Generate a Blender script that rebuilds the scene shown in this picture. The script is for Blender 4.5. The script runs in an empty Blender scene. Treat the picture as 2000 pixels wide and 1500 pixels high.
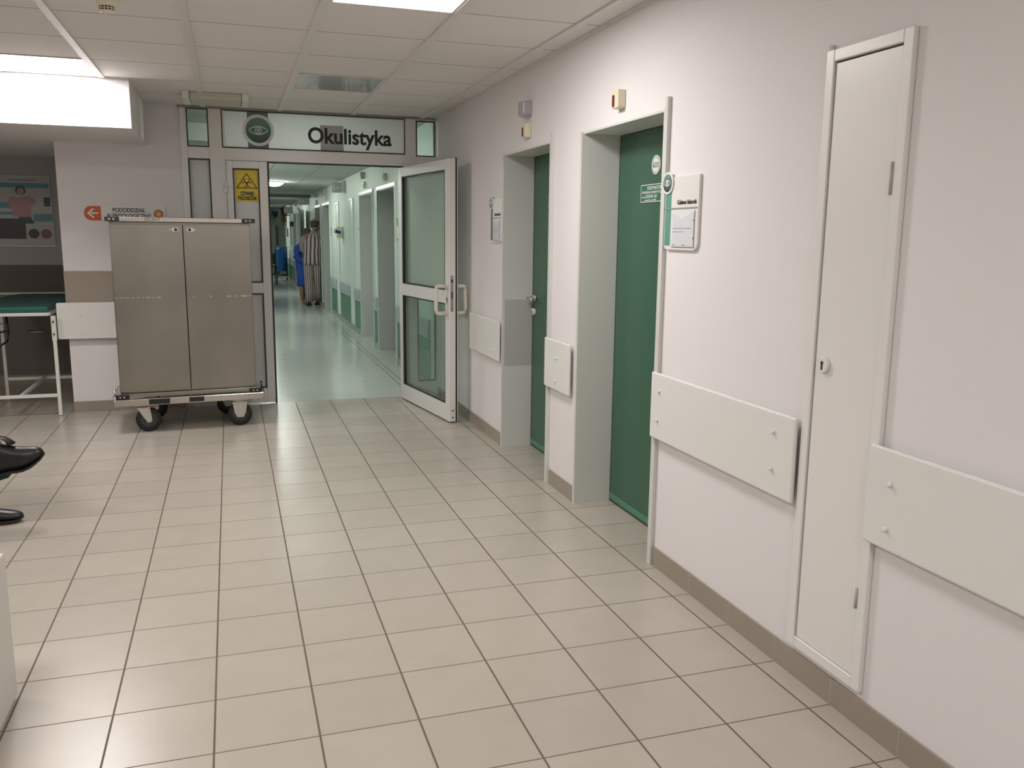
import bpy, bmesh, math, random
from mathutils import Vector, Matrix
random.seed(7)
PI = math.pi
C = bpy.context.scene.collection

# ------------------------------------------------------------------ camera
cam_d = bpy.data.cameras.new('camera')
cam = bpy.data.objects.new('camera', cam_d); C.objects.link(cam)
cam_d.sensor_width = 36.0; cam_d.lens = 30.1419; cam_d.clip_start = 0.05; cam_d.clip_end = 100
def cam_rot(p, y, r):
    cp, sp, cy, sy, cr, sr = math.cos(p), math.sin(p), math.cos(y), math.sin(y), math.cos(r), math.sin(r)
    f = Vector((sy*cp, cy*cp, sp)); rt = Vector((cy, -sy, 0)); up = rt.cross(f)
    r2 = rt*cr + up*sr; u2 = -rt*sr + up*cr
    return Matrix((r2, u2, -f)).transposed()
cam.matrix_world = Matrix.Translation((0, 0, 1.4788)) @ cam_rot(-.1720, .3157, .0104).to_4x4()
bpy.context.scene.camera = cam

# ------------------------------------------------------------------ world, exposure
sc = bpy.context.scene
w = bpy.data.worlds.new('world'); sc.world = w; w.use_nodes = True
w.node_tree.nodes['Background'].inputs[0].default_value = (.9, .88, .86, 1)
w.node_tree.nodes['Background'].inputs[1].default_value = 0.0
sc.view_settings.view_transform = 'Standard'; sc.view_settings.look = 'None'
sc.view_settings.gamma = 1; sc.view_settings.use_curve_mapping = False
sc.view_settings.exposure = 0.0
HALL_W = 25.0      # watts of one hall ceiling panel
CORR_E = 95.0      # emission of one corridor dome
HALL_C = (1.0, .945, .92)
CORR_C = (.95, 1.0, .93)

# ------------------------------------------------------------------ materials
MATS = {}
def mat(name, col, rough=.5, metal=0, emit=0, noise=0, nscale=8, bump=0, bscale=60, spec=.5, ecol=None, alpha=1, trans=0, coat=0):
    if name in MATS: return MATS[name]
    m = bpy.data.materials.new(name); m.use_nodes = True; nt = m.node_tree
    b = nt.nodes['Principled BSDF']
    b.inputs['Base Color'].default_value = (*col, 1); b.inputs['Roughness'].default_value = rough
    b.inputs['Metallic'].default_value = metal; b.inputs['Specular IOR Level'].default_value = spec
    if trans: b.inputs['Transmission Weight'].default_value = trans
    if coat: b.inputs['Coat Weight'].default_value = coat
    if emit:
        b.inputs['Emission Color'].default_value = (*(ecol or col), 1); b.inputs['Emission Strength'].default_value = emit
    tc = nt.nodes.new('ShaderNodeTexCoord')
    if noise:
        n = nt.nodes.new('ShaderNodeTexNoise'); n.inputs['Scale'].default_value = nscale; n.inputs['Detail'].default_value = 4
        r = nt.nodes.new('ShaderNodeMapRange'); r.inputs['To Min'].default_value = 1-noise; r.inputs['To Max'].default_value = 1+noise
        mx = nt.nodes.new('ShaderNodeVectorMath'); mx.operation = 'SCALE'; mx.inputs[0].default_value = col
        nt.links.new(tc.outputs['Object'], n.inputs['Vector']); nt.links.new(n.outputs['Fac'], r.inputs['Value'])
        nt.links.new(r.outputs[0], mx.inputs['Scale']); nt.links.new(mx.outputs[0], b.inputs['Base Color'])
    if bump:
        n = nt.nodes.new('ShaderNodeTexNoise'); n.inputs['Scale'].default_value = bscale; n.inputs['Detail'].default_value = 3
        bp = nt.nodes.new('ShaderNodeBump'); bp.inputs['Strength'].default_value = bump; bp.inputs['Distance'].default_value = .004
        nt.links.new(tc.outputs['Object'], n.inputs['Vector']); nt.links.new(n.outputs['Fac'], bp.inputs['Height'])
        nt.links.new(bp.outputs[0], b.inputs['Normal'])
    MATS[name] = m
    return m
def sep(nt, out='Object'):
    tc = nt.nodes.new('ShaderNodeTexCoord'); s = nt.nodes.new('ShaderNodeSeparateXYZ'); nt.links.new(tc.outputs[out], s.inputs[0]); return s
def mnode(nt, op, a, b=None, c=None):
    n = nt.nodes.new('ShaderNodeMath'); n.operation = op
    for i, v in enumerate((a, b, c)):
        if v is None: continue
        if isinstance(v, (int, float)): n.inputs[i].default_value = v
        else: nt.links.new(v, n.inputs[i])
    return n.outputs[0]
def mixc(nt, fac, a, b):
    n = nt.nodes.new('ShaderNodeMix'); n.data_type = 'RGBA'
    nt.links.new(fac, n.inputs[0])
    for i, v in ((6, a), (7, b)):
        if isinstance(v, tuple): n.inputs[i].default_value = (*v, 1)
        else: nt.links.new(v, n.inputs[i])
    return n.outputs[2]
def line(nt, coord, off, pitch, width):      # 1 on the joint, 0 inside the tile
    a = mnode(nt, 'SUBTRACT', coord, off); a = mnode(nt, 'DIVIDE', a, pitch)
    f = mnode(nt, 'FRACT', a); d = mnode(nt, 'SUBTRACT', f, .5); d = mnode(nt, 'ABSOLUTE', d); d = mnode(nt, 'SUBTRACT', .5, d)
    return mnode(nt, 'LESS_THAN', d, width/2/pitch)

def tile_material():
    m = mat('floor_tile', (.44, .395, .325), .24); nt = m.node_tree; b = nt.nodes['Principled BSDF']
    s = sep(nt)
    lx = line(nt, s.outputs[0], -.7067, .3, .0064); ly = line(nt, s.outputs[1], -.0006, .3, .0046)
    g = mnode(nt, 'MAXIMUM', lx, ly)
    cx = mnode(nt, 'FLOOR', mnode(nt, 'DIVIDE', mnode(nt, 'SUBTRACT', s.outputs[0], -.7067), .3))
    cy = mnode(nt, 'FLOOR', mnode(nt, 'DIVIDE', mnode(nt, 'SUBTRACT', s.outputs[1], -.0006), .3))
    cb = nt.nodes.new('ShaderNodeCombineXYZ'); nt.links.new(cx, cb.inputs[0]); nt.links.new(cy, cb.inputs[1])
    wn = nt.nodes.new('ShaderNodeTexWhiteNoise'); wn.noise_dimensions = '2D'; nt.links.new(cb.outputs[0], wn.inputs['Vector'])
    v = nt.nodes.new('ShaderNodeMapRange'); v.inputs['To Min'].default_value = .965; v.inputs['To Max'].default_value = 1.03
    nt.links.new(wn.outputs['Value'], v.inputs['Value'])
    tc = nt.nodes.new('ShaderNodeTexCoord'); n = nt.nodes.new('ShaderNodeTexNoise'); n.inputs['Scale'].default_value = 7; n.inputs['Detail'].default_value = 6
    nt.links.new(tc.outputs['Object'], n.inputs['Vector'])
    v2 = nt.nodes.new('ShaderNodeMapRange'); v2.inputs['To Min'].default_value = .94; v2.inputs['To Max'].default_value = 1.06
    nt.links.new(n.outputs['Fac'], v2.inputs['Value'])
    k = mnode(nt, 'MULTIPLY', v.outputs[0], v2.outputs[0])
    sc_ = nt.nodes.new('ShaderNodeVectorMath'); sc_.operation = 'SCALE'; sc_.inputs[0].default_value = (.45, .415, .355); nt.links.new(k, sc_.inputs['Scale'])
    col = mixc(nt, g, sc_.outputs[0], (.13, .10, .07))
    nt.links.new(col, b.inputs['Base Color'])
    r = mnode(nt, 'MULTIPLY_ADD', g, .5, .27); nt.links.new(r, b.inputs['Roughness'])
    bp = nt.nodes.new('ShaderNodeBump'); bp.inputs['Strength'].default_value = .4; bp.inputs['Distance'].default_value = .002; bp.invert = True
    nt.links.new(g, bp.inputs['Height']); nt.links.new(bp.outputs[0], b.inputs['Normal'])
    return m
def lino_material():
    m = mat('corridor_vinyl', (.40, .44, .40), .16); nt = m.node_tree; b = nt.nodes['Principled BSDF']; s = sep(nt)
    tc = nt.nodes.new('ShaderNodeTexCoord'); n = nt.nodes.new('ShaderNodeTexNoise'); n.inputs['Scale'].default_value = 3; n.inputs['Detail'].default_value = 8; n.inputs['Roughness'].default_value = .7
    nt.links.new(tc.outputs['Object'], n.inputs['Vector'])
    col = mixc(nt, n.outputs['Fac'], (.54, .56, .53), (.60, .62, .58))
    l1 = mnode(nt, 'LESS_THAN', mnode(nt, 'ABSOLUTE', mnode(nt, 'SUBTRACT', s.outputs[0], 1.55)), .006)
    l2 = mnode(nt, 'LESS_THAN', mnode(nt, 'ABSOLUTE', mnode(nt, 'SUBTRACT', s.outputs[0], 1.61)), .006)
    g = mnode(nt, 'MAXIMUM', l1, l2)
    nt.links.new(mixc(nt, g, col, (.22, .23, .2)), b.inputs['Base Color'])
    n2 = nt.nodes.new('ShaderNodeTexNoise'); n2.inputs['Scale'].default_value = 4
    nt.links.new(tc.outputs['Object'], n2.inputs['Vector'])
    bp = nt.nodes.new('ShaderNodeBump'); bp.inputs['Strength'].default_value = .12; bp.inputs['Distance'].default_value = .02
    nt.links.new(n2.outputs['Fac'], bp.inputs['Height']); nt.links.new(bp.outputs[0], b.inputs['Normal'])
    return m
def ceiling_material(name, col, y0, pitch, x0=None):
    m = mat(name, col, .9); nt = m.node_tree; b = nt.nodes['Principled BSDF']; s = sep(nt)
    g = line(nt, s.outputs[1], y0, pitch, .010)
    if x0 is not None: g = mnode(nt, 'MAXIMUM', g, line(nt, s.outputs[0], x0, pitch, .012))
    nt.links.new(mixc(nt, g, col, tuple(c*.42 for c in col)), b.inputs['Base Color'])
    tc = nt.nodes.new('ShaderNodeTexCoord'); n = nt.nodes.new('ShaderNodeTexNoise'); n.inputs['Scale'].default_value = 220
    nt.links.new(tc.outputs['Object'], n.inputs['Vector'])
    bp = nt.nodes.new('ShaderNodeBump'); bp.inputs['Strength'].default_value = .25; bp.inputs['Distance'].default_value = .002
    nt.links.new(n.outputs['Fac'], bp.inputs['Height']); nt.links.new(bp.outputs[0], b.inputs['Normal'])
    return m
def steel_material(name='brushed_steel', col=(.305, .292, .255), rough=.30, stain=True):
    m = mat(name, col, rough, 1.0); nt = m.node_tree; b = nt.nodes['Principled BSDF']
    tc = nt.nodes.new('ShaderNodeTexCoord'); mp = nt.nodes.new('ShaderNodeMapping'); mp.inputs['Scale'].default_value = (1, 1, 1)
    n = nt.nodes.new('ShaderNodeTexNoise'); n.inputs['Scale'].default_value = 1.5; n.inputs['Detail'].default_value = 5
    nt.links.new(tc.outputs['Object'], mp.inputs[0]); nt.links.new(mp.outputs[0], n.inputs['Vector'])
    r = nt.nodes.new('ShaderNodeMapRange'); r.inputs['To Min'].default_value = rough-.05; r.inputs['To Max'].default_value = rough+.07
    nt.links.new(n.outputs['Fac'], r.inputs['Value']); nt.links.new(r.outputs[0], b.inputs['Roughness'])
    mp2 = nt.nodes.new('ShaderNodeMapping'); mp2.inputs['Scale'].default_value = (2, 2, 90)
    n2 = nt.nodes.new('ShaderNodeTexNoise'); n2.inputs['Scale'].default_value = 2
    nt.links.new(tc.outputs['Object'], mp2.inputs[0]); nt.links.new(mp2.outputs[0], n2.inputs['Vector'])
    bp = nt.nodes.new('ShaderNodeBump'); bp.inputs['Strength'].default_value = .02; bp.inputs['Distance'].default_value = .0005
    n3 = nt.nodes.new('ShaderNodeTexNoise'); n3.inputs['Scale'].default_value = 2.2; n3.inputs['Detail'].default_value = 2
    mp3 = nt.nodes.new('ShaderNodeMapping'); mp3.inputs['Scale'].default_value = (1, 1, .7); nt.links.new(tc.outputs['Object'], mp3.inputs[0]); nt.links.new(mp3.outputs[0], n3.inputs['Vector'])
    nt.links.new(mixc(nt, n3.outputs['Fac'], tuple(c*.70 for c in col), tuple(c*1.30 for c in col)), b.inputs['Base Color'])
    nt.links.new(n2.outputs['Fac'], bp.inputs['Height']); nt.links.new(bp.outputs[0], b.inputs['Normal'])
    return m
def stripe_material():
    m = mat('striped_cotton', (.5, .45, .42), .9); nt = m.node_tree; b = nt.nodes['Principled BSDF']
    tc = nt.nodes.new('ShaderNodeTexCoord'); s = nt.nodes.new('ShaderNodeSeparateXYZ'); nt.links.new(tc.outputs['UV'], s.inputs[0])
    f = mnode(nt, 'FRACT', mnode(nt, 'MULTIPLY', s.outputs[0], 13))
    g = mnode(nt, 'LESS_THAN', f, .5)
    f2 = mnode(nt, 'LESS_THAN', mnode(nt, 'ABSOLUTE', mnode(nt, 'SUBTRACT', f, .75)), .06)
    c1 = mixc(nt, g, (.80, .70, .70), (.12, .085, .095)); c2 = mixc(nt, f2, c1, (.45, .27, .25))
    nt.links.new(c2, b.inputs['Base Color'])
    return m

WALL = mat('wall_paint', (.80, .775, .775), .75, bump=.12, bscale=180)
MINT = mat('mint_wall_paint', (.62, .70, .64), .5)
GLOSSW = mat('white_gloss_paint', (.80, .79, .765), .32)
BOARD = mat('white_laminate', (.79, .79, .76), .38)
TILE = tile_material(); LINO = lino_material()
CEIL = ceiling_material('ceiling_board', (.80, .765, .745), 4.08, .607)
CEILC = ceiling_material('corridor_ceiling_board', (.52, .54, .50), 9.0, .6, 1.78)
BAR = mat('ceiling_bar_white', (.76, .73, .71), .45)
SKIRT = mat('skirting_tile', (.33, .285, .23), .35, noise=.08, nscale=5)
SKJ = mat('skirting_joint', (.45, .42, .38), .8)
DADO = mat('taupe_dado_paint', (.36, .315, .25), .5)
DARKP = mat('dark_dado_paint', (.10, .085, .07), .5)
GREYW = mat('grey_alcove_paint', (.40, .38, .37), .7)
GREEN = mat('green_door_laminate', (.042, .122, .076), .32, noise=.06, nscale=4)
STEELP = mat('painted_steel_grey', (.66, .665, .635), .4)
STEELP2 = mat('painted_steel_grey_plate', (.49, .50, .48), .4)
ALU = mat('white_aluminium', (.79, .78, .755), .24)
RUBBER = mat('black_rubber', (.012, .014, .012), .6)
GASK = mat('black_gasket', (.02, .025, .02), .5)
CHROME = mat('chrome', (.75, .74, .72), .14, 1)
STEEL = steel_material()
STEELB = steel_material('polished_steel', (.50, .47, .43), .25)
ZINC = mat('zinc_plate', (.58, .58, .52), .38, .7)
BLACKP = mat('black_plastic', (.012, .013, .012), .35)
WPLAS = mat('white_plastic', (.78, .77, .73), .35)
CREAM = mat('cream_plastic', (.78, .72, .55), .4)
REDB = mat('brown_red_plastic', (.16, .02, .012), .25)
GLENS = mat('grey_lens_plastic', (.44, .42, .45), .25)
FROST = mat('frosted_film', (.66, .68, .68), .35)
BLIND = mat('teal_vertical_blind', (.86, .87, .84), .6)
TEALV = mat('teal_vinyl', (.016, .125, .10), .38)
WENAM = mat('white_enamel_tube', (.72, .72, .66), .35)
GREENB = mat('green_panel', (.07, .21, .13), .4)
BUMPC = mat('blue_grey_bumper', (.38, .42, .45), .4)
PLINTH = mat('grey_vinyl_plinth', (.30, .32, .29), .4)
ORANGE = mat('orange_print', (.62, .13, .035), .5)
INK = mat('black_ink', (.02, .022, .022), .5)
INKG2 = mat('dark_grey_ink', (.07, .07, .07), .5)
INKG = mat('grey_ink', (.22, .22, .22), .5)
WHITE = mat('white_print', (.8, .8, .78), .45)
YELLOW = mat('yellow_print', (.78, .60, .03), .4)
PGREEN = mat('green_print', (.035, .20, .14), .4)
PGREEN2 = mat('pale_green_print', (.16, .36, .27), .4)
GREYP = mat('grey_print', (.30, .31, .31), .5)
LGREYP = mat('light_grey_print', (.60, .63, .62), .4)
SKIN = mat('skin', (.50, .30, .22), .55)
SKIND = mat('tanned_skin', (.42, .25, .17), .55)
BLUE = mat('blue_towelling', (.05, .13, .60), .95, noise=.25, nscale=20)
LEATHER = mat('black_leather', (.012, .011, .012), .36, noise=.2, nscale=30, bump=.1, bscale=120)
SOCK = mat('olive_sock', (.16, .14, .09), .9)
TROUS = mat('dark_trousers', (.03, .03, .04), .9)
STRIPE = stripe_material()

def glass_material(name, tint, gloss=.12, rough=.03):
    m = bpy.data.materials.new(name); m.use_nodes = True; nt = m.node_tree
    for n in list(nt.nodes): nt.nodes.remove(n)
    o = nt.nodes.new('ShaderNodeOutputMaterial'); t = nt.nodes.new('ShaderNodeBsdfTransparent'); t.inputs[0].default_value = (*tint, 1)
    g = nt.nodes.new('ShaderNodeBsdfGlossy'); g.inputs['Roughness'].default_value = rough
    f = nt.nodes.new('ShaderNodeLayerWeight'); f.inputs[0].default_value = .5
    a = mnode(nt, 'MULTIPLY_ADD', mnode(nt, 'POWER', f.outputs['Facing'], 5), .85, gloss*.6)
    mx = nt.nodes.new('ShaderNodeMixShader'); nt.links.new(a, mx.inputs[0]); nt.links.new(t.outputs[0], mx.inputs[1]); nt.links.new(g.outputs[0], mx.inputs[2])
    nt.links.new(mx.outputs[0], o.inputs[0]); return m
GLASS = glass_material('greenish_glass', (.86, .91, .88))
GLASSC = glass_material('clear_acrylic', (.93, .95, .94), .06)
TRANSL = mat('backlit_film', (.66, .70, .68), .3, trans=0)
def translucent(name, col):
    m = bpy.data.materials.new(name); m.use_nodes = True; nt = m.node_tree
    b = nt.nodes['Principled BSDF']; b.inputs['Base Color'].default_value = (*col, 1); b.inputs['Roughness'].default_value = .3
    o = nt.nodes['Material Output']; t = nt.nodes.new('ShaderNodeBsdfTranslucent'); t.inputs[0].default_value = (*col, 1)
    mx = nt.nodes.new('ShaderNodeMixShader'); mx.inputs[0].default_value = .36
    nt.links.new(b.outputs[0], mx.inputs[1]); nt.links.new(t.outputs[0], mx.inputs[2]); nt.links.new(mx.outputs[0], o.inputs[0]); return m
FILM = translucent('translucent_sign_film', (.82, .85, .83))
COVER = translucent('cream_light_cover', (.82, .79, .68))

# ------------------------------------------------------------------ mesh helpers
def B(): return bmesh.new()
def box(bm, x0, x1, y0, y1, z0, z1):
    v = [bm.verts.new((x, y, z)) for x in (x0, x1) for y in (y0, y1) for z in (z0, z1)]
    for f in ((0, 1, 3, 2), (4, 6, 7, 5), (0, 4, 5, 1), (2, 3, 7, 6), (0, 2, 6, 4), (1, 5, 7, 3)): bm.faces.new([v[i] for i in f])
    return v
def frame_mat(d, up=Vector((0, 0, 1))):
    d = d.normalized()
    if abs(d.dot(up)) > .98: up = Vector((1, 0, 0))
    x = d.cross(up).normalized(); y = x.cross(d).normalized(); return x, y
def loft(bm, rings, seg=16, caps=True, uv=False):
    # rings: (centre, axis_u vector, axis_v vector)
    R = []
    for c, u, v in rings:
        c, u, v = Vector(c), Vector(u), Vector(v)
        R.append([bm.verts.new(c + u*math.cos(2*PI*i/seg) + v*math.sin(2*PI*i/seg)) for i in range(seg)])
    lay = bm.loops.layers.uv.verify() if uv else None
    for a in range(len(R)-1):
        for i in range(seg):
            j = (i+1) % seg
            f = bm.faces.new((R[a][i], R[a][j], R[a+1][j], R[a+1][i])); f.smooth = True
            if uv:
                us = (i/seg, (i+1)/seg, (i+1)/seg, i/seg); vs = (a, a, a+1, a+1)
                for l, uu, vv in zip(f.loops, us, vs): l[lay].uv = (uu, vv/len(R))
    if caps:
        bm.faces.new(list(reversed(R[0]))); bm.faces.new(R[-1])
def tube(bm, pts, r, seg=10, caps=True):
    pts = [Vector(p) for p in pts]; rings = []
    rs = r if isinstance(r, (list, tuple)) else [r]*len(pts)
    for i, p in enumerate(pts):
        d = (pts[min(i+1, len(pts)-1)] - pts[max(i-1, 0)])
        x, y = frame_mat(d); rings.append((p, x*rs[i], y*rs[i]))
    loft(bm, rings, seg, caps)
def sph(bm, c, rx, ry=None, rz=None, seg=16, rot=None):
    ry = ry or rx; rz = rz or rx
    m = Matrix.Translation(c) @ (rot.to_4x4() if rot else Matrix()) @ Matrix.Diagonal((rx, ry, rz, 1))
    r = bmesh.ops.create_uvsphere(bm, u_segments=seg, v_segments=max(8, seg//2+2), radius=1, matrix=m)
    for v in r['verts']:
        for f in v.link_faces: f.smooth = True
def prism(bm, pts, o, u, v, n, t):
    # polygon pts (a,b) in the plane o + a*u + b*v, extruded by t along n
    o, u, v, n = Vector(o), Vector(u), Vector(v), Vector(n)
    A = [bm.verts.new(o + u*a + v*b) for a, b in pts]; D = [bm.verts.new(o + u*a + v*b + n*t) for a, b in pts]
    bm.faces.new(A); bm.faces.new(list(reversed(D)))
    for i in range(len(pts)):
        j = (i+1) % len(pts); bm.faces.new((A[i], D[i], D[j], A[j]))
def disc(r, n=32, ry=None, a0=0, a1=2*PI, cx=0, cy=0):
    ry = ry or r; full = abs(a1-a0-2*PI) < 1e-6; k = n if full else n+1
    return [(cx+r*math.cos(a0+(a1-a0)*i/n), cy+ry*math.sin(a0+(a1-a0)*i/n)) for i in range(k)]
def ring(bm, ri, ro, o, u, v, n, t, seg=36, ki=None, a0=0, a1=2*PI, cx=0, cy=0):
    o, u, v, n = Vector(o), Vector(u), Vector(v), Vector(n); full = abs(a1-a0-2*PI) < 1e-6
    k = seg if full else seg+1
    def P(r, i, h): 
        a = a0+(a1-a0)*i/seg; return bm.verts.new(o + u*(cx+r*math.cos(a)) + v*(cy+r*math.sin(a)) + n*h)
    q = [[P(ri, i, 0), P(ro, i, 0), P(ro, i, t), P(ri, i, t)] for i in range(k)]
    for i in range(seg):
        j = (i+1) % k
        for e in range(4): bm.faces.new((q[i][e], q[i][(e+1) % 4], q[j][(e+1) % 4], q[j][e]))
    if not full: bm.faces.new(q[0]); bm.faces.new(list(reversed(q[-1])))
def roundrect(x0, x1, y0, y1, r, n=5, corners=(1, 1, 1, 1)):
    P = []
    for (cx, cy, a, k) in ((x1-r, y1-r, 0, 0), (x0+r, y1-r, PI/2, 1), (x0+r, y0+r, PI, 2), (x1-r, y0+r, 1.5*PI, 3)):
        if corners[k]: P += [(cx+r*math.cos(a+PI/2*i/n), cy+r*math.sin(a+PI/2*i/n)) for i in range(n+1)]
        else: P.append(((x1, x0, x0, x1)[k], (y1, y1, y0, y0)[k]))
    return P

OFF = {}
def obj(name, bm, m, parent=None, bev=0, sub=0, smooth=False):
    off = OFF.get(parent.name, Vector()) if parent else Vector()
    bmesh.ops.recalc_face_normals(bm, faces=bm.faces)
    if smooth:
        for f in bm.faces: f.smooth = True
    me = bpy.data.meshes.new(name); bm.to_mesh(me); bm.free()
    if off.length: me.transform(Matrix.Translation(-off))
    me.materials.append(m)
    o = bpy.data.objects.new(name, me); C.objects.link(o)
    if parent: o.parent = parent; OFF[o.name] = off
    if bev:
        b = o.modifiers.new('bevel', 'BEVEL'); b.width = bev; b.segments = 2; b.limit_method = 'ANGLE'; b.angle_limit = .7
    if sub:
        s = o.modifiers.new('subsurf', 'SUBSURF'); s.levels = sub; s.render_levels = sub
    return o
def tag(o, label, cat, group=None):
    o['label'] = label; o['category'] = cat
    if group: o['group'] = group
    return o
def thing(name, label, cat, loc, group=None, world=True, rotz=0):
    o = bpy.data.objects.new(name, None); C.objects.link(o); o.empty_display_size = .05
    o.location = loc; o.rotation_euler = (0, 0, rotz)
    OFF[o.name] = Vector(loc) if world else Vector()
    return tag(o, label, cat, group)
def struct(name, bm, m, parent=None, label=None, bev=0):
    o = obj(name, bm, m, parent, bev)
    if not parent: o['kind'] = 'structure'
    if label: o['label'] = label
    return o
def dup(root, loc, label, rotz=None):
    r = root.copy(); C.objects.link(r); r.location = loc
    if rotz is not None: r.rotation_euler = (0, 0, rotz)
    if label: r['label'] = label
    for ch in root.children:
        c = ch.copy(); C.objects.link(c); c.parent = r
        for g in ch.children:
            d = g.copy(); C.objects.link(d); d.parent = c
    return r
def text_mesh(name, txt, size, m, parent, o, u, v, width=None, t=.0012, align='LEFT', bold=0):
    cu = bpy.data.curves.new(name, 'FONT'); cu.body = txt; cu.size = size; cu.extrude = t/2; cu.align_x = align; cu.offset = bold
    tmp = bpy.data.objects.new(name, cu); C.objects.link(tmp)
    dg = bpy.context.evaluated_depsgraph_get(); dg.update()
    me = bpy.data.meshes.new_from_object(tmp.evaluated_get(dg))
    bpy.data.objects.remove(tmp); bpy.data.curves.remove(cu)
    xs = [q.co.x for q in me.vertices]
    k = 1 if not width else width/(max(xs)-min(xs))
    u, v, o = Vector(u), Vector(v), Vector(o); n = u.cross(v)
    for q in me.vertices: q.co = o + u*(q.co.x*k) + v*q.co.y + n*q.co.z
    off = OFF.get(parent.name, Vector())
    me.transform(Matrix.Translation(-off)); me.materials.clear(); me.materials.append(m)
    ob = bpy.data.objects.new(name, me); C.objects.link(ob); ob.parent = parent; OFF[ob.name] = off
    return ob

XW = 1.78; YP = 7.72; ZC = 2.49; ZK = 2.335      # right wall, partition plane, hall ceiling, corridor ceiling
ZD = 2.01                                         # head of the door openings
YE = 33.5
# ================================================================== STRUCTURE
bm = B(); box(bm, -4.6, 2.15, -2.2, YP, -.08, 0); box(bm, -4.6, -.42, YP, 9.35, -.08, 0)
struct('floor', bm, TILE, label='beige square floor tiles of the hall')
bm = B(); box(bm, -.42, 5.0, YP, YE, -.08, 0)
struct('floor_corridor', bm, LINO, label='glossy pale grey-green vinyl floor of the corridor')
bm = B(); box(bm, -4.6, 2.15, -2.2, YP+.02, ZC, ZC+.08)
struct('ceiling', bm, CEIL, label='white suspended ceiling of square boards')
bm = B()
for i in range(0, 11):
    x = 1.655-.605*i
    if x > 1.78 or x < -4.6: continue
    y1 = 6.52 if x < -.6 else YP-.02
    box(bm, x-.020, x+.020, -2.19, y1, ZC-.010, ZC-.0005)
struct('trim_1', bm, BAR, label='wide white bars of the ceiling grid')
bm = B(); box(bm, 1.765, 1.7795, -2.19, YP-.03, ZC-.012, ZC-.0005)
struct('trim_2', bm, BAR, label='narrow edge angle where ceiling meets right wall')

DOORS_H = [(3.362, 4.285), (4.735, 5.645)]
DOORS_C = [(9.71, 10.93), (11.31, 12.48), (16.38, 17.65), (18.07, 19.18), (23.1, 24.3), (24.75, 25.6)]
def wall_with_openings(y0, y1, ops, ztop):
    bm = B(); y = y0
    for a, b in ops:
        box(bm, XW, 2.13, y, a, 0, ztop); box(bm, XW, 2.13, a, b, ZD, ztop); y = b
    box(bm, XW, 2.13, y, y1, 0, ztop); return bm
struct('wall_right', wall_with_openings(-2.2, YP+.03, DOORS_H, ZC+.05), WALL, label='white painted wall on the right')
struct('wall_corridor_right', wall_with_openings(YP+.03, 29.9, DOORS_C, 2.6), MINT, label='mint green corridor wall')
bm = B(); box(bm, -4.7, -4.6, -2.2, 9.35, 0, ZC+.05)
struct('wall_left', bm, WALL)
bm = B(); box(bm, -4.7, 2.13, -2.3, -2.2, 0, ZC+.05)
struct('wall_back', bm, WALL)
# column wall beside the partition, with a taupe band
bm = B(); box(bm, -1.28, -.345, YP, 9.35, 0, ZC+.05)
struct('wall_front', bm, WALL, label='white wall section behind the steel cart')
bm = B(); box(bm, -1.282, -.347, YP-.003, YP+.3, .90, 1.157)
struct('trim_3', bm, DADO, label='taupe painted band on the wall section behind the cart')
bm = B(); box(bm, -4.6, -1.28, 9.30, 9.4, 0, ZC+.05)
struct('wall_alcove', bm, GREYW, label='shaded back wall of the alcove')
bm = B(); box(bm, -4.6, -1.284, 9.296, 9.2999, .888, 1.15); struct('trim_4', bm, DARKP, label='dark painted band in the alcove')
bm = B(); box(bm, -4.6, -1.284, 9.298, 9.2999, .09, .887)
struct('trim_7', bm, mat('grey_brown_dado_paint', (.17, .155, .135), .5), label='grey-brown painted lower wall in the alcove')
bm = B(); box(bm, -4.6, -1.284, 9.285, 9.2955, 0, .088)
struct('baseboard_alcove', bm, SKIRT)
bm = B(); box(bm, -4.6, -1.284, 9.28, 9.2955, .87, .89)
struct('trim_5', bm, STEELP, label='thin pale rail along the alcove wall')
# bulkhead and alcove ceiling
bm = B(); box(bm, -4.6, -.60, 6.53, YP, 2.165, ZC+.03); box(bm, -4.6, -1.28, YP, 9.30, 2.165, ZC+.03)
struct('ceiling_bulkhead', bm, WALL, label='boxed white bulkhead under the ceiling at upper left')
# corridor shell
bm = B(); box(bm, -.42, -.345, YP+.08, YE, 0, 2.6); struct('wall_corridor_left', bm, MINT)
bm = B(); box(bm, -.42, 5.0, YE, YE+.1, 0, 2.6); struct('wall_corridor_end', bm, MINT)
bm = B(); box(bm, 4.9, 5.0, 29.9, YE, 0, 2.6); box(bm, 2.13, 4.9, 29.8, 29.9, 0, 2.6); struct('wall_corridor_far', bm, MINT)
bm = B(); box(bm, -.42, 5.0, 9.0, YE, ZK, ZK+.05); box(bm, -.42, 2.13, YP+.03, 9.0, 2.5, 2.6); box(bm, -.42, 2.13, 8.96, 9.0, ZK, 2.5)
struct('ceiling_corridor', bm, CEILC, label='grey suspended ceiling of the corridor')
bm = B()
for y in (20.4, 26.0): box(bm, -.34, 1.775, y, y+.25, ZK-.07, ZK-.001)
struct('trim_6', bm, CEILC, label='shallow ceiling beams across the corridor')

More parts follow.
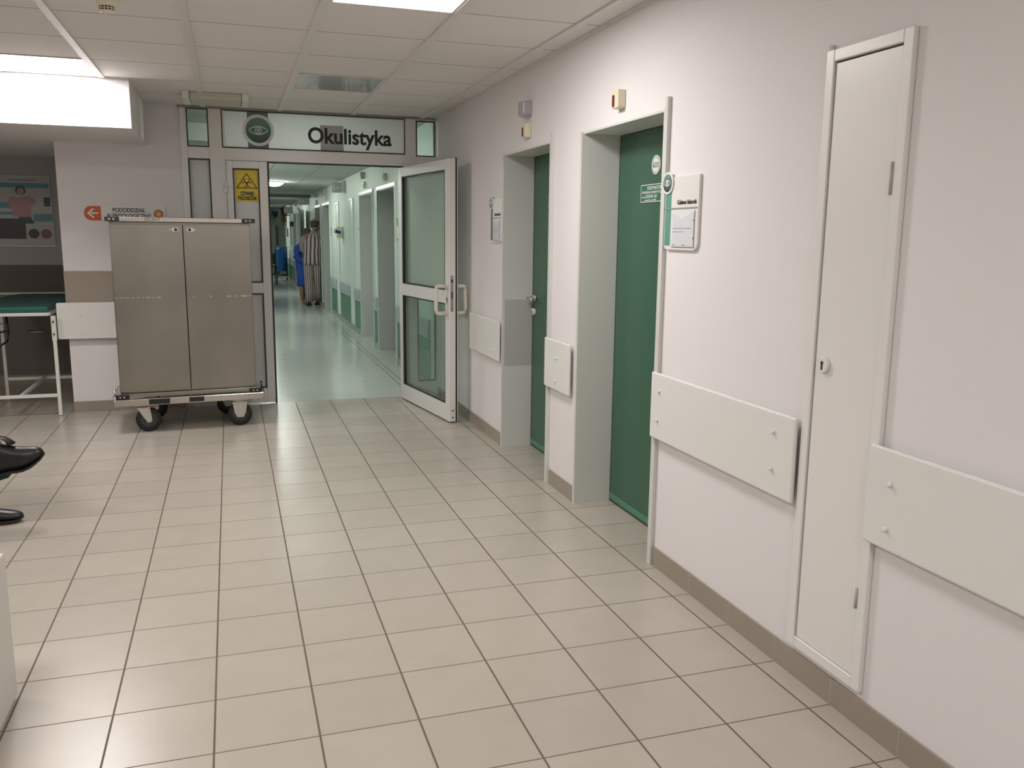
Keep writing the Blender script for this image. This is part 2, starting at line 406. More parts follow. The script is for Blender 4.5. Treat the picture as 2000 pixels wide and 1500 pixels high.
# skirting of tiles
def skirting(name, segs, m, h=.09, t=.009, joints=True):
    bm = B()
    for a, b in segs: box(bm, XW-t, XW-.0005, a, b, 0, h)
    o = struct(name, bm, m, bev=.001)
    if joints:
        bj = B()
        for a, b in segs:
            y = math.ceil(a/.3)*.3
            while y < b: box(bj, XW-t-.0006, XW-.001, y-.0015, y+.0015, 0, h); y += .3
        struct('joint', bj, SKJ, o)
    return o
skirting('baseboard_right', [(-2.19, 3.335), (4.305, 4.695), (5.665, YP-.09)], SKIRT)
bm = B(); box(bm, -1.28, -.42, YP-.012, YP-.0005, 0, .088); struct('baseboard_front', bm, SKIRT, bev=.001)
CS = []; y = YP+.08
for a, b in DOORS_C: CS.append((y, a-.04)); y = b+.03
CS.append((y, 29.88))
skirting('baseboard_corridor', CS, PLINTH, .075, .012, False)

# ------------------------------------------------------------------ green doors in their steel frames
def door(name, ya, yb, label, corr=False, leafm=GREEN, near=.018, jm=STEELP):
    root = thing(name, label, 'door', (1.98, (ya+yb)/2, 0)); root['kind'] = 'structure'; del root['category']
    bm = B(); box(bm, 1.985, 2.025, ya+.012, yb-.012, .008, ZD-.012); lf = obj('leaf', bm, leafm, root, bev=.002)
    bm = B(); box(bm, 1.979, 1.9845, ya+.014, yb-.014, .012, .16)
    fr = B()
    box(fr, XW-.014, 1.983, yb-.010, yb-.0005, 0, ZD-.0005)                       # far jamb lining
    box(fr, XW-.014, XW-.0005, yb, yb+(.0004 if corr else .014), 0, ZD-.001)                        # far casing lip
    box(fr, XW-near, 1.983, ya+.0005, ya+.010, 0, ZD-.0005)                        # near jamb lining
    box(fr, XW-near, XW-.0005, ya-.022, ya, 0, ZD-.001 if corr else ZD+.045)                       # near casing
    box(fr, XW-.004, 1.983, ya+.010, yb-.010, ZD-.010, ZD-.0005)
    obj('door_frame', fr, jm, root)
    bm.free()
    if corr:
        bm = B(); box(bm, XW-.016, XW-.0005, ya-.035, yb+.03, ZD, ZD+.038); box(bm, XW-.016, XW-.0005, yb+.0005, yb+.03, 0, ZD); box(bm, XW-.021, XW-.0005, ya-.035, ya-.0225, 0, ZD)
        obj('casing', bm, mat('mint_white_gloss', (.74, .79, .75), .3), root)['label'] = 'white casing'
    return root
d2 = door('door_1', *DOORS_H[0], 'green hospital door nearest the camera, room number plate on it')
d1 = door('door_2', *DOORS_H[1], 'second green door on the right wall, steel handle showing')
bm = B(); box(bm, 1.981, 1.9845, 3.39, 4.272, .02, .055); obj('kick_strip', bm, mat('green_strip', (.075, .24, .16), .3), d2, bev=.001)
bm = B(); box(bm, 1.981, 1.9845, 4.75, 5.632, .02, .055); obj('kick_strip', bm, MATS['green_strip'], d1, bev=.001)
bm = B(); box(bm, XW+.002, 1.98, 5.6335, 5.6348, .58, 1.04); obj('jamb_plate', bm, STEELP2, d1)['label'] = 'darker grey plate on the door jamb'
def handle(root, y, z, s=-1):
    bm = B(); tube(bm, [(1.984, y, z), (1.972, y, z)], .022, 20); tube(bm, [(1.974, y, z), (1.925, y, z)], .009, 12)
    tube(bm, [(1.928, y+.004, z), (1.925, y-.06, z), (1.928, y-.115, z-.004)], [.010, .009, .008], 12)
    obj('handle', bm, CHROME, root)['label'] = 'chrome lever handle'
    bm = B(); tube(bm, [(1.984, y, z-.095), (1.963, y, z-.095)], .024, 20); k = obj('lock_rosette', bm, WPLAS, root, bev=.003)
    bm = B(); box(bm, 1.9605, 1.9635, y-.004, y+.004, z-.112, z-.088); obj('keyhole', bm, INK, k)
handle(d1, 5.575, 1.055)
# small door sign with the room number, and name board
S = thing('room_number_plate', 'small white round room number plate on the nearest green door', 'sign', (1.984, 3.83, 1.775))
bm = B(); prism(bm, disc(.045, 36), (1.984, 3.852, 1.822), (0, -1, 0), (0, 0, 1), (-1, 0, 0), .004); obj('plate', bm, WHITE, S)
bm = B(); ring(bm, .036, .039, (1.9798, 3.852, 1.822), (0, -1, 0), (0, 0, 1), (-1, 0, 0), .0006); obj('rim_line', bm, INKG, S)
text_mesh('number', '633', .036, INKG, S, (1.9794, 3.883, 1.809), (0, -1, 0), (0, 0, 1), width=.058, bold=.0006)
S = thing('name_board', 'dark green name board with white lettering on the nearest green door', 'sign', (1.984, 3.85, 1.646))
bm = B(); box(bm, 1.981, 1.9845, 3.70, 4.005, 1.646, 1.732); obj('board', bm, mat('name_board_green', (.03, .16, .10), .35), S)
bm = B()
for a, b, c, d in ((3.70, 4.005, 1.7285, 1.732), (3.70, 4.005, 1.646, 1.6495), (4.0015, 4.005, 1.646, 1.732), (3.70, 3.7035, 1.646, 1.732)): box(bm, 1.9798, 1.9812, a, b, c, d)
obj('border', bm, WHITE, S)
for t, y, z, s, wd in (('ORDYNATOR', 3.935, 1.706, .024, .150), ('ODDZIAŁU OKULISTYCZNEGO', 3.99, 1.688, .016, .25), ('dr med.', 3.99, 1.667, .013, .035), ('LESZEK JO', 3.95, 1.667, .021, .12), ('specjalista chorób', 3.96, 1.653, .010, .12)):
    text_mesh('lettering', t, s, WHITE, S, (1.9802, y, z), (0, -1, 0), (0, 0, 1), width=wd, bold=.0002)
S = thing('door_plaque', 'small turquoise plaque on the second green door', 'sign', (1.984, 5.3, 1.64))
bm = B(); box(bm, 1.981, 1.9845, 5.19, 5.345, 1.655, 1.735); obj('board', bm, mat('turquoise_plate', (.06, .42, .33), .35), S)
text_mesh('lettering', 'MED', .018, INK, S, (1.9802, 5.338, 1.70), (0, -1, 0), (0, 0, 1), width=.04)
for i, (a, b) in enumerate(DOORS_C):
    door('door_%d' % (i+3), a, b, ('corridor door recess nearest the glass partition', 'second corridor door recess beyond the partition', 'third corridor door recess, nearer side of the striped pyjamas', 'fourth corridor door recess, where the two patients stand', 'fifth corridor door recess, far down the corridor', 'last corridor door recess, far down the corridor')[i], leafm=GREEN if i != 1 else STEELP2, near=.016, jm=mat('grey_jamb', (.58, .585, .565), .4), corr=True)

# ------------------------------------------------------------------ white bump boards on the hall walls
def board(label, y0, y1, screws, z0=.60, z1=.893, wrap=True):
    t = thing('bump_board', label, 'wall guard', (XW-.02, (y0+y1)/2, z0), 'white wall guards in the hall')
    bm = B(); box(bm, XW-.035, XW-.0188, y0, y1, z0, z1); obj('panel', bm, BOARD, t, bev=.006)
    bm = B(); box(bm, XW-.0188, XW-.0005, y0+.05, y1-.05, z0+.03, z1-.03); obj('batten', bm, BOARD, t)
    for (y, z) in screws:
        bm = B(); tube(bm, [(XW-.035, y, z), (XW-.042, y, z)], .0075, 12); sph(bm, (XW-.042, y, z), .004, .0075, .0075, 10); obj('screw_cap', bm, WPLAS, t, smooth=True)
    return t
board('long white wall guard between the nearest green door and the narrow white hatch', 2.335, 3.362, [(3.281, .816), (3.289, .687), (2.446, .823), (2.447, .693)])
board('short white wall guard between the two green doors', 4.345, 4.735, [(4.538, .788), (4.539, .654)], .600, .888)
board('white wall guard beside the open glass door', 5.665, 6.43, [(5.78, .80), (5.78, .67)], .605, .885)
board('white wall guard running out of frame to the right of the narrow white hatch', .3, 1.985, [(1.888, .795), (1.892, .662), (.5, .795), (.5, .662)])
t = thing('bump_board', 'square white wall guard between couch and steel cart', 'wall guard', (-.9, YP-.03, .61), 'white wall guards in the hall')
bm = B(); prism(bm, roundrect(-1.348, -.40, .612, .905, .012), (0, YP-.035, 0), (1, 0, 0), (0, 0, 1), (0, -1, 0), .018); obj('panel', bm, BOARD, t, bev=.003)
bm = B(); box(bm, -1.25, -.45, YP-.0348, YP-.0035, .66, .86); obj('batten', bm, BOARD, t)
for x, z in ((-1.175, .80), (-1.175, .66), (-.5, .80), (-.5, .66)):
    bm = B(); tube(bm, [(x, YP-.0532, z), (x, YP-.060, z)], .0075, 12); obj('screw_cap', bm, WPLAS, t, bev=.001)

# ------------------------------------------------------------------ narrow white inspection hatch
def hatch(label, y0, y1, z0, z1, m=GLOSSW, name='service_hatch', full=True, grp=None):
    t = thing(name, label, 'hatch', (XW, (y0+y1)/2, z0), grp)
    fw = .036
    fr = B(); box(fr, XW-.018, XW-.0005, y0, y0+fw, z0, z1); box(fr, XW-.018, XW-.0005, y1-fw, y1, z0, z1)
    box(fr, XW-.018, XW-.0005, y0+fw, y1-fw, z0, z0+fw); box(fr, XW-.018, XW-.0005, y0+fw, y1-fw, z1-fw, z1); obj('frame', fr, m, t, bev=.003)
    bm = B(); box(bm, XW-.0012, XW-.0006, y0+fw, y1-fw, z0+fw, z1-fw); obj('gap', bm, mat('gap_shadow_grey', (.10, .09, .08), .8), t)
    g = .0035
    bm = B(); box(bm, XW-.011, XW-.0012, y0+fw+g, y1-fw-g*1.6, z0+fw+g*.6, z1-fw-g*1.6); lf = obj('leaf', bm, m, t, bev=.0015)
    if full:
        for a, b in ((.372, .435), (1.60, 1.69)):
            bm = B(); tube(bm, [(XW-.019, y0+fw+.003, a), (XW-.019, y0+fw+.003, b)], .0045, 10); obj('hinge', bm, mat('hinge_grey', (.45, .42, .40), .4), t)
        ly, lz = 2.238, 1.086
        bm = B(); prism(bm, disc(.026, 28), (XW-.0112, ly, lz), (0, -1, 0), (0, 0, 1), (-1, 0, 0), .012); r = obj('lock_rosette', bm, WPLAS, t, bev=.003)
        bm = B(); prism(bm, disc(.0062, 16), (XW-.0232, ly, lz+.006), (0, -1, 0), (0, 0, 1), (-1, 0, 0), .0012); box(bm, XW-.0244, XW-.0232, ly-.0035, ly+.0035, lz-.016, lz+.004); obj('keyhole', bm, INK, r)
        bm = B(); sph(bm, (XW-.008, y1-.004, z1+.012), .007, .009, .007, 10); sph(bm, (XW-.007, y1-.012, z1+.004), .006, .007, .006, 10); obj('plaster_lump', bm, WALL, t)
    return t
hatch('tall narrow white service hatch with keyhole lock in the right wall', 1.968, 2.326, .112, 2.042)
HG = None
hatch('narrow white service hatch in the corridor, nearer of the two', 13.17, 13.55, .10, 2.0, MINTW := mat('mint_white_gloss', (.66, .74, .68), .3), full=False)
hatch('narrow white service hatch in the corridor, beside the blue-and-white dispenser', 14.95, 15.33, .10, 2.0, MINTW, full=False)

# ------------------------------------------------------------------ emblem and door signs
def emblem(root, o, u, v, n, R, eyem=WHITE):
    bm = B(); prism(bm, disc(R, 40), o, u, v, n, .006); pl = obj('emblem_disc', bm, WHITE, root, bev=.0015)
    o2 = Vector(o)+Vector(n)*.0062
    bm = B(); prism(bm, disc(R*.80, 40), o2, u, v, n, .0010); obj('emblem_field', bm, EMB, pl)
    o3 = o2+Vector(n)*.0012; k = R*.8
    bm = B()
    a = [( -0.78+1.56*i/16, .36*math.sin(PI*i/16)**.8) for i in range(17)]
    up = [(x*k, yy*k) for x, yy in a]; lo = [(x*k*.93, yy*k*.72-.012*k) for x, yy in a]
    prism(bm, up+list(reversed(lo)), o3, u, v, n, .0006)
    up2 = [(x*k, -yy*k) for x, yy in a]; lo2 = [(x*k*.93, -yy*k*.72+.012*k) for x, yy in a]
    prism(bm, lo2+list(reversed(up2)), o3, u, v, n, .0006)
    ring(bm, k*.20, k*.27, o3, u, v, n, .0006, 24); prism(bm, disc(k*.12, 18), o3, u, v, n, .0006)
    obj('eye_mark', bm, eyem, pl)
def gradient_z(name, c0, c1, z0, z1):
    m = mat(name, c0, .35); nt = m.node_tree; s = sep(nt, 'Generated')
    nt.links.new(mixc(nt, s.outputs[2], c0, c1), nt.nodes['Principled BSDF'].inputs['Base Color']); return m
EMB = gradient_z('emblem_green_print', (.008, .04, .032), (.17, .30, .25), 0, 1)
def wall_sign(label, yl, yr, strip, striplab, grp):
    # yl = far (left in view) edge, yr = near edge
    U, V, N = (0, -1, 0), (0, 0, 1), (-1, 0, 0); x = XW-.0005
    t = thing('office_sign', label, 'sign', (XW, (yl+yr)/2, 1.42), grp); wd = yl-yr
    bm = B(); prism(bm, roundrect(0, wd, 0, .30, .035, 6, (0, 0, 1, 1)), (x, yl, 1.424), U, V, N, .012); obj('back_plate', bm, BOARD, t, bev=.002)
    bm = B(); prism(bm, roundrect(.012, .012+wd*.17, .018, .24, .004), (x-.0122, yl, 1.424), U, V, N, .0008); obj('colour_strip', bm, strip, t)['label'] = striplab
    bm = B(); box(bm, x-.0145, x-.0135, yr+.005, yl-.008, 1.592, 1.597); obj('groove', bm, GREYP, t)
    bm = B(); pts = [(wd*.27, .02), (wd-.03, .02), (wd-.03, .155), (wd*.62, .135), (wd*.55, .122), (wd*.48, .135), (wd*.27, .15)]
    prism(bm, pts, (x-.0125, yl, 1.424), U, V, N, .0006); obj('paper', bm, mat('paper', (.66, .68, .72), .7), t)
    bm = B()
    for a, b, c, d in ((wd*.27, wd-.022, .012, .0145), (wd-.024, wd-.022, .012, .16)): prism(bm, [(a, c), (b, c), (b, d), (a, d)], (x-.0132, yl, 1.424), U, V, N, .0015)
    for a, b in ((wd*.33, .022), (wd*.62, .022), (wd-.03, .05), (wd-.03, .12)): prism(bm, disc(.003, 10, cx=a, cy=b), (x-.0132, yl, 1.424), U, V, N, .002)
    obj('pocket_edge', bm, INKG, t)
    bm = B()
    for k in range(2): prism(bm, [(wd*.30, .088-.014*k), (wd*(.82, .60)[k], .088-.014*k), (wd*(.82, .60)[k], .090-.014*k), (wd*.30, .090-.014*k)], (x-.0133, yl, 1.424), U, V, N, .0004)
    obj('print_line', bm, INKG, t)
    text_mesh('lettering', 'Gabinet lekarski', .026, INK, t, (x-.0135, yl-wd*.40, 1.610), U, V, width=wd*.54, bold=0)
    emblem(t, (x-.0125, yl-.032, 1.70), U, V, N, .046)
    return t
wall_sign('white office sign with green strip and eye emblem right of the nearest green door', 3.345, 3.062, mat('green_strip_print', (.12, .33, .26), .35), 'green strip', 'office signs with eye emblem')
wall_sign('white office sign with grey strip and eye emblem left of the second green door', 5.942, 5.690, mat('dark_grey_strip', (.10, .11, .10), .4), 'dark grey strip', 'office signs with eye emblem')

# ------------------------------------------------------------------ call buttons and call lamps
def alarm():
    t = thing('call_unit', 'x', 'call unit', (0, 0, 0), 'cream call units above the doors', world=False)
    bm = B(); prism(bm, roundrect(-.036, .036, -.042, .042, .008), (0, 0, 0), (0, -1, 0), (0, 0, 1), (-1, 0, 0), .040); obj('housing', bm, CREAM, t, bev=.004)
    bm = B(); prism(bm, roundrect(-.022, -.002, -.036, .020, .0095), (-.040, 0, 0), (0, -1, 0), (0, 0, 1), (-1, 0, 0), .004); obj('indicator', bm, REDB, t, bev=.001)['label'] = 'brown-red indicator'
    return t
A0 = alarm(); A0.location = (XW-.0005, 3.825, 2.110); A0['label'] = 'cream call unit with brown-red lens above the nearest green door'
dup(A0, (XW-.0005, 5.155, 2.110), 'cream call unit with brown-red lens above the second green door')
dup(A0, (XW-.0005, 10.30, 2.135), 'cream call unit above the corridor door nearest the partition')
dup(A0, (XW-.0005, 11.90, 2.125), 'cream call unit above the second corridor door')
dup(A0, (XW-.0005, 16.95, 2.135), 'cream call unit above the third corridor door')
dup(A0, (XW-.0005, 18.75, 2.115), 'cream call unit above the door where the patients stand')
dup(A0, (XW-.0005, 23.9, 2.115), 'tiny cream call unit above the farthest pair of doors')
t = thing('call_lamp', 'grey call lamp lens above the second green door', 'call lamp', (0, 0, 0), 'grey call lamps above the doors', world=False)
bm = B(); prism(bm, [(-.05, .045), (.05, .045), (.05, -.03), (.028, -.046), (-.028, -.046), (-.05, -.03)], (0, 0, 0), (0, -1, 0), (0, 0, 1), (-1, 0, 0), .055); obj('lens', bm, GLENS, t, bev=.006)
bm = B(); prism(bm, roundrect(-.045, .045, -.04, .042, .004), (.004, 0, 0), (0, -1, 0), (0, 0, 1), (-1, 0, 0), .0035); obj('base', bm, WPLAS, t)
L0 = t; L0.location = (XW-.0045, 5.155, 2.236)
dup(L0, (XW-.0045, 10.30, 2.29), 'grey call lamp lens above the corridor door nearest the partition')
dup(L0, (XW-.0045, 12.0, 2.255), 'grey call lamp lens above the second corridor door')
dup(L0, (XW-.0045, 17.0, 2.262), 'grey call lamp lens above the third corridor door')
dup(L0, (XW-.0045, 18.75, 2.255), 'grey call lamp lens above the door where the patients stand')
dup(L0, (XW-.0045, 22.9, 2.24), 'tiny grey call lamp nearer the farthest pair of doors')
dup(L0, (XW-.0045, 24.6, 2.24), 'tiny grey call lamp at the farthest corridor doors')

# ------------------------------------------------------------------ ceiling lights
def panel(label, x0, x1, y0, y1, on=True, watts=None, grp='square ceiling light panels'):
    t = thing('ceiling_light', label, 'ceiling light', ((x0+x1)/2, (y0+y1)/2, ZC), grp)
    fr = B(); q = .012
    for a in ((x0, x1, y0, y0+q), (x0, x1, y1-q, y1), (x0, x0+q, y0+q, y1-q), (x1-q, x1, y0+q, y1-q)): box(fr, *a, ZC-.006, ZC-.0005)
    obj('frame', fr, BAR, t)
    bm = B(); box(bm, x0+q, x1-q, y0+q, y1-q, ZC-.004, ZC-.0006)
    if on:
        obj('diffuser', bm, mat('lit_diffuser', (1, .98, .96), .5, emit=6, ecol=(1, .96, .94)), t)
        L = bpy.data.lights.new('panel_light', 'AREA'); L.shape = 'RECTANGLE'; L.size = x1-x0-.06; L.size_y = y1-y0-.06
        L.energy = watts or HALL_W; L.color = HALL_C
        lo = bpy.data.objects.new('panel_light', L); C.objects.link(lo); lo.parent = t; lo.location = (0, 0, -.008)
    else:
        obj('diffuser', bm, mat('unlit_prismatic_diffuser', (.36, .39, .39), .17, coat=.3), t)
    return t
def tilex(i): return 1.655-.605*i
panel('lit square ceiling panel cut by the top of the photo', tilex(2)+.021, tilex(1)-.021, 3.475, 4.078)
panel('lit square ceiling panel in front of the white bulkhead', tilex(5)+.021, tilex(4)-.021, 5.902, 6.505, watts=HALL_W*1.0)
panel('unlit grey-blue ceiling panel near the glass partition', tilex(2)+.021, tilex(1)-.021, 5.902, 6.505, on=False)
panel('lit ceiling panel behind the camera, right', tilex(2)+.021, tilex(1)-.021, -.77, -.165)
panel('lit ceiling panel left of the camera', tilex(5)+.021, tilex(4)-.021, 1.66, 2.26)
panel('lit ceiling panel far to the left of the seated visitor', tilex(8)+.021, tilex(7)-.021, 4.087, 4.69, watts=HALL_W*1.3)
t = thing('emergency_luminaire', 'long cream emergency luminaire on the ceiling above the glass partition', 'light fixture', (-.05, 7.1, ZC))
bm = B(); box(bm, -.235, .13, 6.93, 7.27, ZC-.048, ZC-.0005); obj('cover', bm, COVER, t, bev=.008)
for a, b in ((-.285, -.237), (.132, .18)):
    bm = B(); box(bm, a, b, 6.91, 7.29, ZC-.052, ZC-.0005); obj('end_cap', bm, WPLAS, t, bev=.004)
t = thing('smoke_detector', 'cream smoke detector with dark slots on the ceiling at upper left', 'smoke detector', (-.47, 4.36, ZC))
bm = B(); loft(bm, [((-.47, 4.36, ZC-h), (r, 0, 0), (0, r, 0)) for h, r in ((.001, .052), (.012, .052), (.016, .047), (.03, .042), (.04, .036))], 32); obj('base', bm, CREAM, t)
bm = B(); loft(bm, [((-.47, 4.36, ZC-h), (r, 0, 0), (0, r, 0)) for h, r in ((.040, .030), (.055, .028))], 32); obj('dark_chamber', bm, INK, t)
bm = B()
for i in range(14):
    a = 2*PI*i/14; c, s = math.cos(a), math.sin(a)
    tube(bm, [(-.47+.033*c, 4.36+.033*s, ZC-.038), (-.47+.031*c, 4.36+.031*s, ZC-.058)], .0025, 6)
ring(bm, .029, .034, (-.47, 4.36, ZC-.0495), (1, 0, 0), (0, 1, 0), (0, 0, 1), .003)
loft(bm, [((-.47, 4.36, ZC-h), (r, 0, 0), (0, r, 0)) for h, r in ((.056, .033), (.062, .030), (.066, .018))], 32); obj('cage', bm, CREAM, t)

def dome(y, label, x=.76, r=.15, ZK=ZK):
    t = thing('dome_lamp', label, 'ceiling light', (x, y, ZK), 'round corridor dome lamps')
    bm = B(); loft(bm, [((x, y, ZK-.0005), (r+.012, 0, 0), (0, r+.012, 0)), ((x, y, ZK-.018), (r+.012, 0, 0), (0, r+.012, 0))], 32); obj('base', bm, WPLAS, t)
    bm = B(); loft(bm, [((x, y, ZK-.0185-.06*math.sin(a)), (r*math.cos(a)+.001, 0, 0), (0, r*math.cos(a)+.001, 0)) for a in (0, .3, .6, .9, 1.2, 1.45)], 32)
    obj('dome', bm, mat('lit_dome', (1, 1, .97), .4, emit=CORR_E, ecol=CORR_C), t)
dome(8.45, 'unseen dome lamp added behind the sign panel to brighten its film', x=.60, ZK=2.5)  # added out of view, so the translucent sign film glows from behind
dome(11.9, 'round dome lamp over the first corridor doors', x=-.05); dome(15.5, 'glowing round dome lamp seen at the left of the doorway'); dome(21.9, 'round dome lamp beyond the two patients'); dome(28.6, 'farthest round dome lamp of the corridor')

# ------------------------------------------------------------------ glazed partition
F0, F1 = YP-.03, YP+.03
part = thing('glazed_partition', 'white framed glass partition with sign panel above the corridor doorway', 'partition', (.72, YP, 0))
bm = B()
for x0, x1, z0, z1 in ((-.342, -.295, 0, 2.485), (-.127, -.0027, 0, 2.485), (1.484, 1.600, 0, 2.485), (1.768, 1.7795, 0, 2.485),
                       (-.295, -.127, 0, .14), (-.295, -.127, .965, 1.055), (-.295, -.127, 2.072, 2.166), (-.295, -.127, 2.472, 2.485),
                       (1.600, 1.768, 0, .14), (1.600, 1.768, .965, 1.055), (1.600, 1.768, 2.072, 2.155), (1.600, 1.768, 2.460, 2.485),
                       (-.004, 1.484, 2.066, 2.166), (-.004, 1.484, 2.472, 2.485)):
    box(bm, x0, x1, F0, F1, z0, z1)
obj('frame', bm, ALU, part, bev=.003)
bm = B(); box(bm, -.36, 1.7795, F0-.008, F0-.0005, 2.470, 2.4885); obj('top_trim', bm, mat('top_trim_grey', (.30, .28, .26), .5), part)
bm = B(); box(bm, .34, 1.484, F0-.001, F1, 2.056, 2.0655); obj('head_gasket', bm, GASK, part)
def gasket(parent, x0, x1, z0, z1, y0, y1, g=.009):
    bm = B()
    for a in ((x0, x1, z0, z0+g), (x0, x1, z1-g, z1), (x0, x0+g, z0+g, z1-g), (x1-g, x1, z0+g, z1-g)): box(bm, a[0], a[1], y0, y1, a[2], a[3])
    return obj('gasket', bm, GASK, parent)
def pane(parent, x0, x1, z0, z1, m, name='pane', lab=None):
    bm = B(); box(bm, x0+.002, x1-.002, YP-.006, YP+.006, z0+.002, z1-.002); p = obj(name, bm, m, parent)
    if lab: p['label'] = lab
    gasket(p, x0, x1, z0, z1, F0-.0015, YP-.0065); return p
pane(part, -.295, -.127, 2.166, 2.472, GLASS, 'transom_pane'); pane(part, 1.600, 1.768, 2.155, 2.460, GLASS, 'transom_pane')
pane(part, -.295, -.127, 1.055, 2.072, FROST, 'side_pane'); pane(part, -.295, -.127, .14, .965, FROST, 'side_pane')
pane(part, 1.600, 1.768, 1.055, 2.072, GLASS, 'side_pane'); pane(part, 1.600, 1.768, .14, .965, GLASS, 'side_pane')
sg = pane(part, -.026, 1.502, 2.166, 2.472, FILM, 'sign_panel', 'backlit sign panel')
yS = YP-.0068; U, V, N = (1, 0, 0), (0, 0, 1), (0, -1, 0)
bm = B(); box(bm, .180, .348, yS-.0006, yS, 2.175, 2.463); obj('green_band', bm, mat('grey_green_band', (.16, .22, .20), .4), sg)
bm = B(); box(bm, .775, .970, yS-.0006, yS, 2.175, 2.385); obj('grey_square', bm, mat('mid_grey_film', (.44, .45, .45), .4), sg)
text_mesh('lettering', 'Okulistyka', .178, INK, sg, (.668, yS-.0016, 2.238), U, V, width=.715, bold=.0045)
emblem(sg, (.267, yS-.0007, 2.318), U, V, N, .128, mat('pale_eye_print', (.55, .64, .60), .4))

# narrow fixed leaf
nl = thing('door_9', 'closed narrow glazed leaf left of the corridor opening', 'door', (.17, YP, 0)); nl['kind'] = 'structure'; del nl['category']
bm = B()
for x0, x1, z0, z1 in ((-.0022, .048, .012, 2.062), (.258, .326, .012, 2.062), (.048, .258, .012, .14), (.048, .258, .965, 1.055), (.048, .258, 2.003, 2.062)): box(bm, x0, x1, F0-.012, F1-.012, z0, z1)
obj('leaf_frame', bm, ALU, nl, bev=.003)
bm = B(); box(bm, .3265, .340, F0-.014, F1-.01, .004, 2.065); obj('edge_gasket', bm, GASK, nl)
bm = B(); box(bm, -.0035, -.0022, F0-.0125, F0, .012, 2.062); obj('hinge_gap', bm, INKG, nl)
for z0, z1 in ((1.055, 2.003), (.14, .965)):
    bm = B(); box(bm, .050, .256, YP-.018, YP-.006, z0+.002, z1-.002); p = obj('pane', bm, FROST, nl)
    gasket(p, .048, .258, z0, z1, F0-.0135, YP-.0185)
for z in (1.80, .30):
    bm = B(); tube(bm, [(-.006, F0-.022, z), (-.006, F0-.022, z+.045)], .011, 14); tube(bm, [(-.006, F0-.022, z+.048), (-.006, F0-.022, z+.093)], .011, 14); box(bm, -.03, .02, F0-.020, F0-.0125, z+.002, z+.042); obj('hinge', bm, ALU, nl, bev=.001)
# biohazard notice
bh = thing('biohazard_notice', 'yellow biohazard notice stuck on the narrow glass leaf', 'sign', (.155, YP-.02, 1.73))
yB = YP-.0186
bm = B(); box(bm, .066, .248, yB-.0015, yB, 1.729, 1.993); obj('sheet', bm, YELLOW, bh)
o = (.157, yB-.0017, 1.895); bm = B()
tri = [(0, .068), (-.080, -.050), (.080, -.050)]
for i in range(3):
    a, b = Vector((*tri[i], 0)), Vector((*tri[(i+1) % 3], 0)); d = (b-a).normalized(); nn = Vector((-d.y, d.x, 0))*.0036
    prism(bm, [(a+nn)[:2], (b+nn)[:2], (b-nn)[:2], (a-nn)[:2]], o, U, V, N, .0006)
for k in range(3):
    a = PI/2+2*PI*k/3; cx, cy = .0205*math.cos(a), -.010+.0205*math.sin(a)
    ring(bm, .0155, .0215, o, U, V, N, .0007, 24, a0=a+.55, a1=a+2*PI-.55, cx=cx*1.05, cy=cy+.0)
ring(bm, .0085, .0105, o, U, V, N, .0008, 24, cx=0, cy=-.012)
obj('hazard_mark', bm, INK, bh)
text_mesh('lettering', 'CZYNNIKI', .040, INK, bh, (.157, yB-.0022, 1.786), U, V, align='CENTER', width=.110, bold=.002)
text_mesh('lettering', 'BIOLOGICZNE', .040, INK, bh, (.157, yB-.0022, 1.748), U, V, align='CENTER', width=.148, bold=.002)

# open leaf: local x runs from the hinge to the free edge, local y is the thickness away from the hall
P0 = Vector((1.424, 7.625, 0)); P1 = Vector((1.597, 6.478, 0)); Wd = (P1-P0).length; ang = math.atan2((P1-P0).y, (P1-P0).x)
ol = thing('door_10', 'open white framed glass leaf with pull handles', 'door', P0, world=False, rotz=ang); ol['kind'] = 'structure'; del ol['category']
T = .055
bm = B(); st = .085
for x0, x1, z0, z1 in ((0, st, .012, 2.045), (Wd-st*1.05, Wd, .012, 2.045), (st, Wd-st*1.05, .012, .150), (st, Wd-st*1.05, .945, 1.050), (st, Wd-st*1.05, 1.965, 2.045)): box(bm, x0, x1, 0, T, z0, z1)
obj('leaf_frame', bm, ALU, ol, bev=.004)
bm = B(); box(bm, Wd-.012, Wd+.0035, T+.0005, T+.010, .010, 2.05); box(bm, 0, Wd, T+.0005, T+.004, .008, .0115); obj('edge_gasket', bm, GASK, ol)
bm = B(); box(bm, Wd-.01, Wd+.002, T+.0105, T+.016, .010, 2.05); obj('rebate_strip', bm, ALU, ol)
for z0, z1, m in ((1.050, 1.965, GLASS), (.150, .945, GLASS)):
    bm = B(); box(bm, st+.002, Wd-st*1.05-.002, .022, .032, z0+.002, z1-.002); p = obj('pane', bm, m, ol)
    bm = B(); g = .014
    x0, x1 = st, Wd-st*1.05
    for a in ((x0, x1, z0, z0+g*.6), (x0, x1, z1-g*.6, z1), (x0, x0+g*1.6, z0+g*.6, z1-g*.6), (x1-g*.3, x1, z0+g*.6, z1-g*.6)): box(bm, a[0], a[1], -.0015, .0215, a[2], a[3])
    obj('gasket', bm, GASK, p)
bm = B()
n = 9; x0, x1 = st+.03, Wd-st*1.05-.01; wv = (x1-x0)/n
for k in range(n):
    a = x0+wv*k; prism(bm, [(a, .0), (a+wv*.93, .012), (a+wv*.93, .0135), (a, .0015)], (0, .036, 1.062), (1, 0, 0), (0, 1, 0), (0, 0, 1), .895)
obj('vertical_blind', bm, BLIND, ol)['label'] = 'pale teal vertical blind slats behind the upper glass'
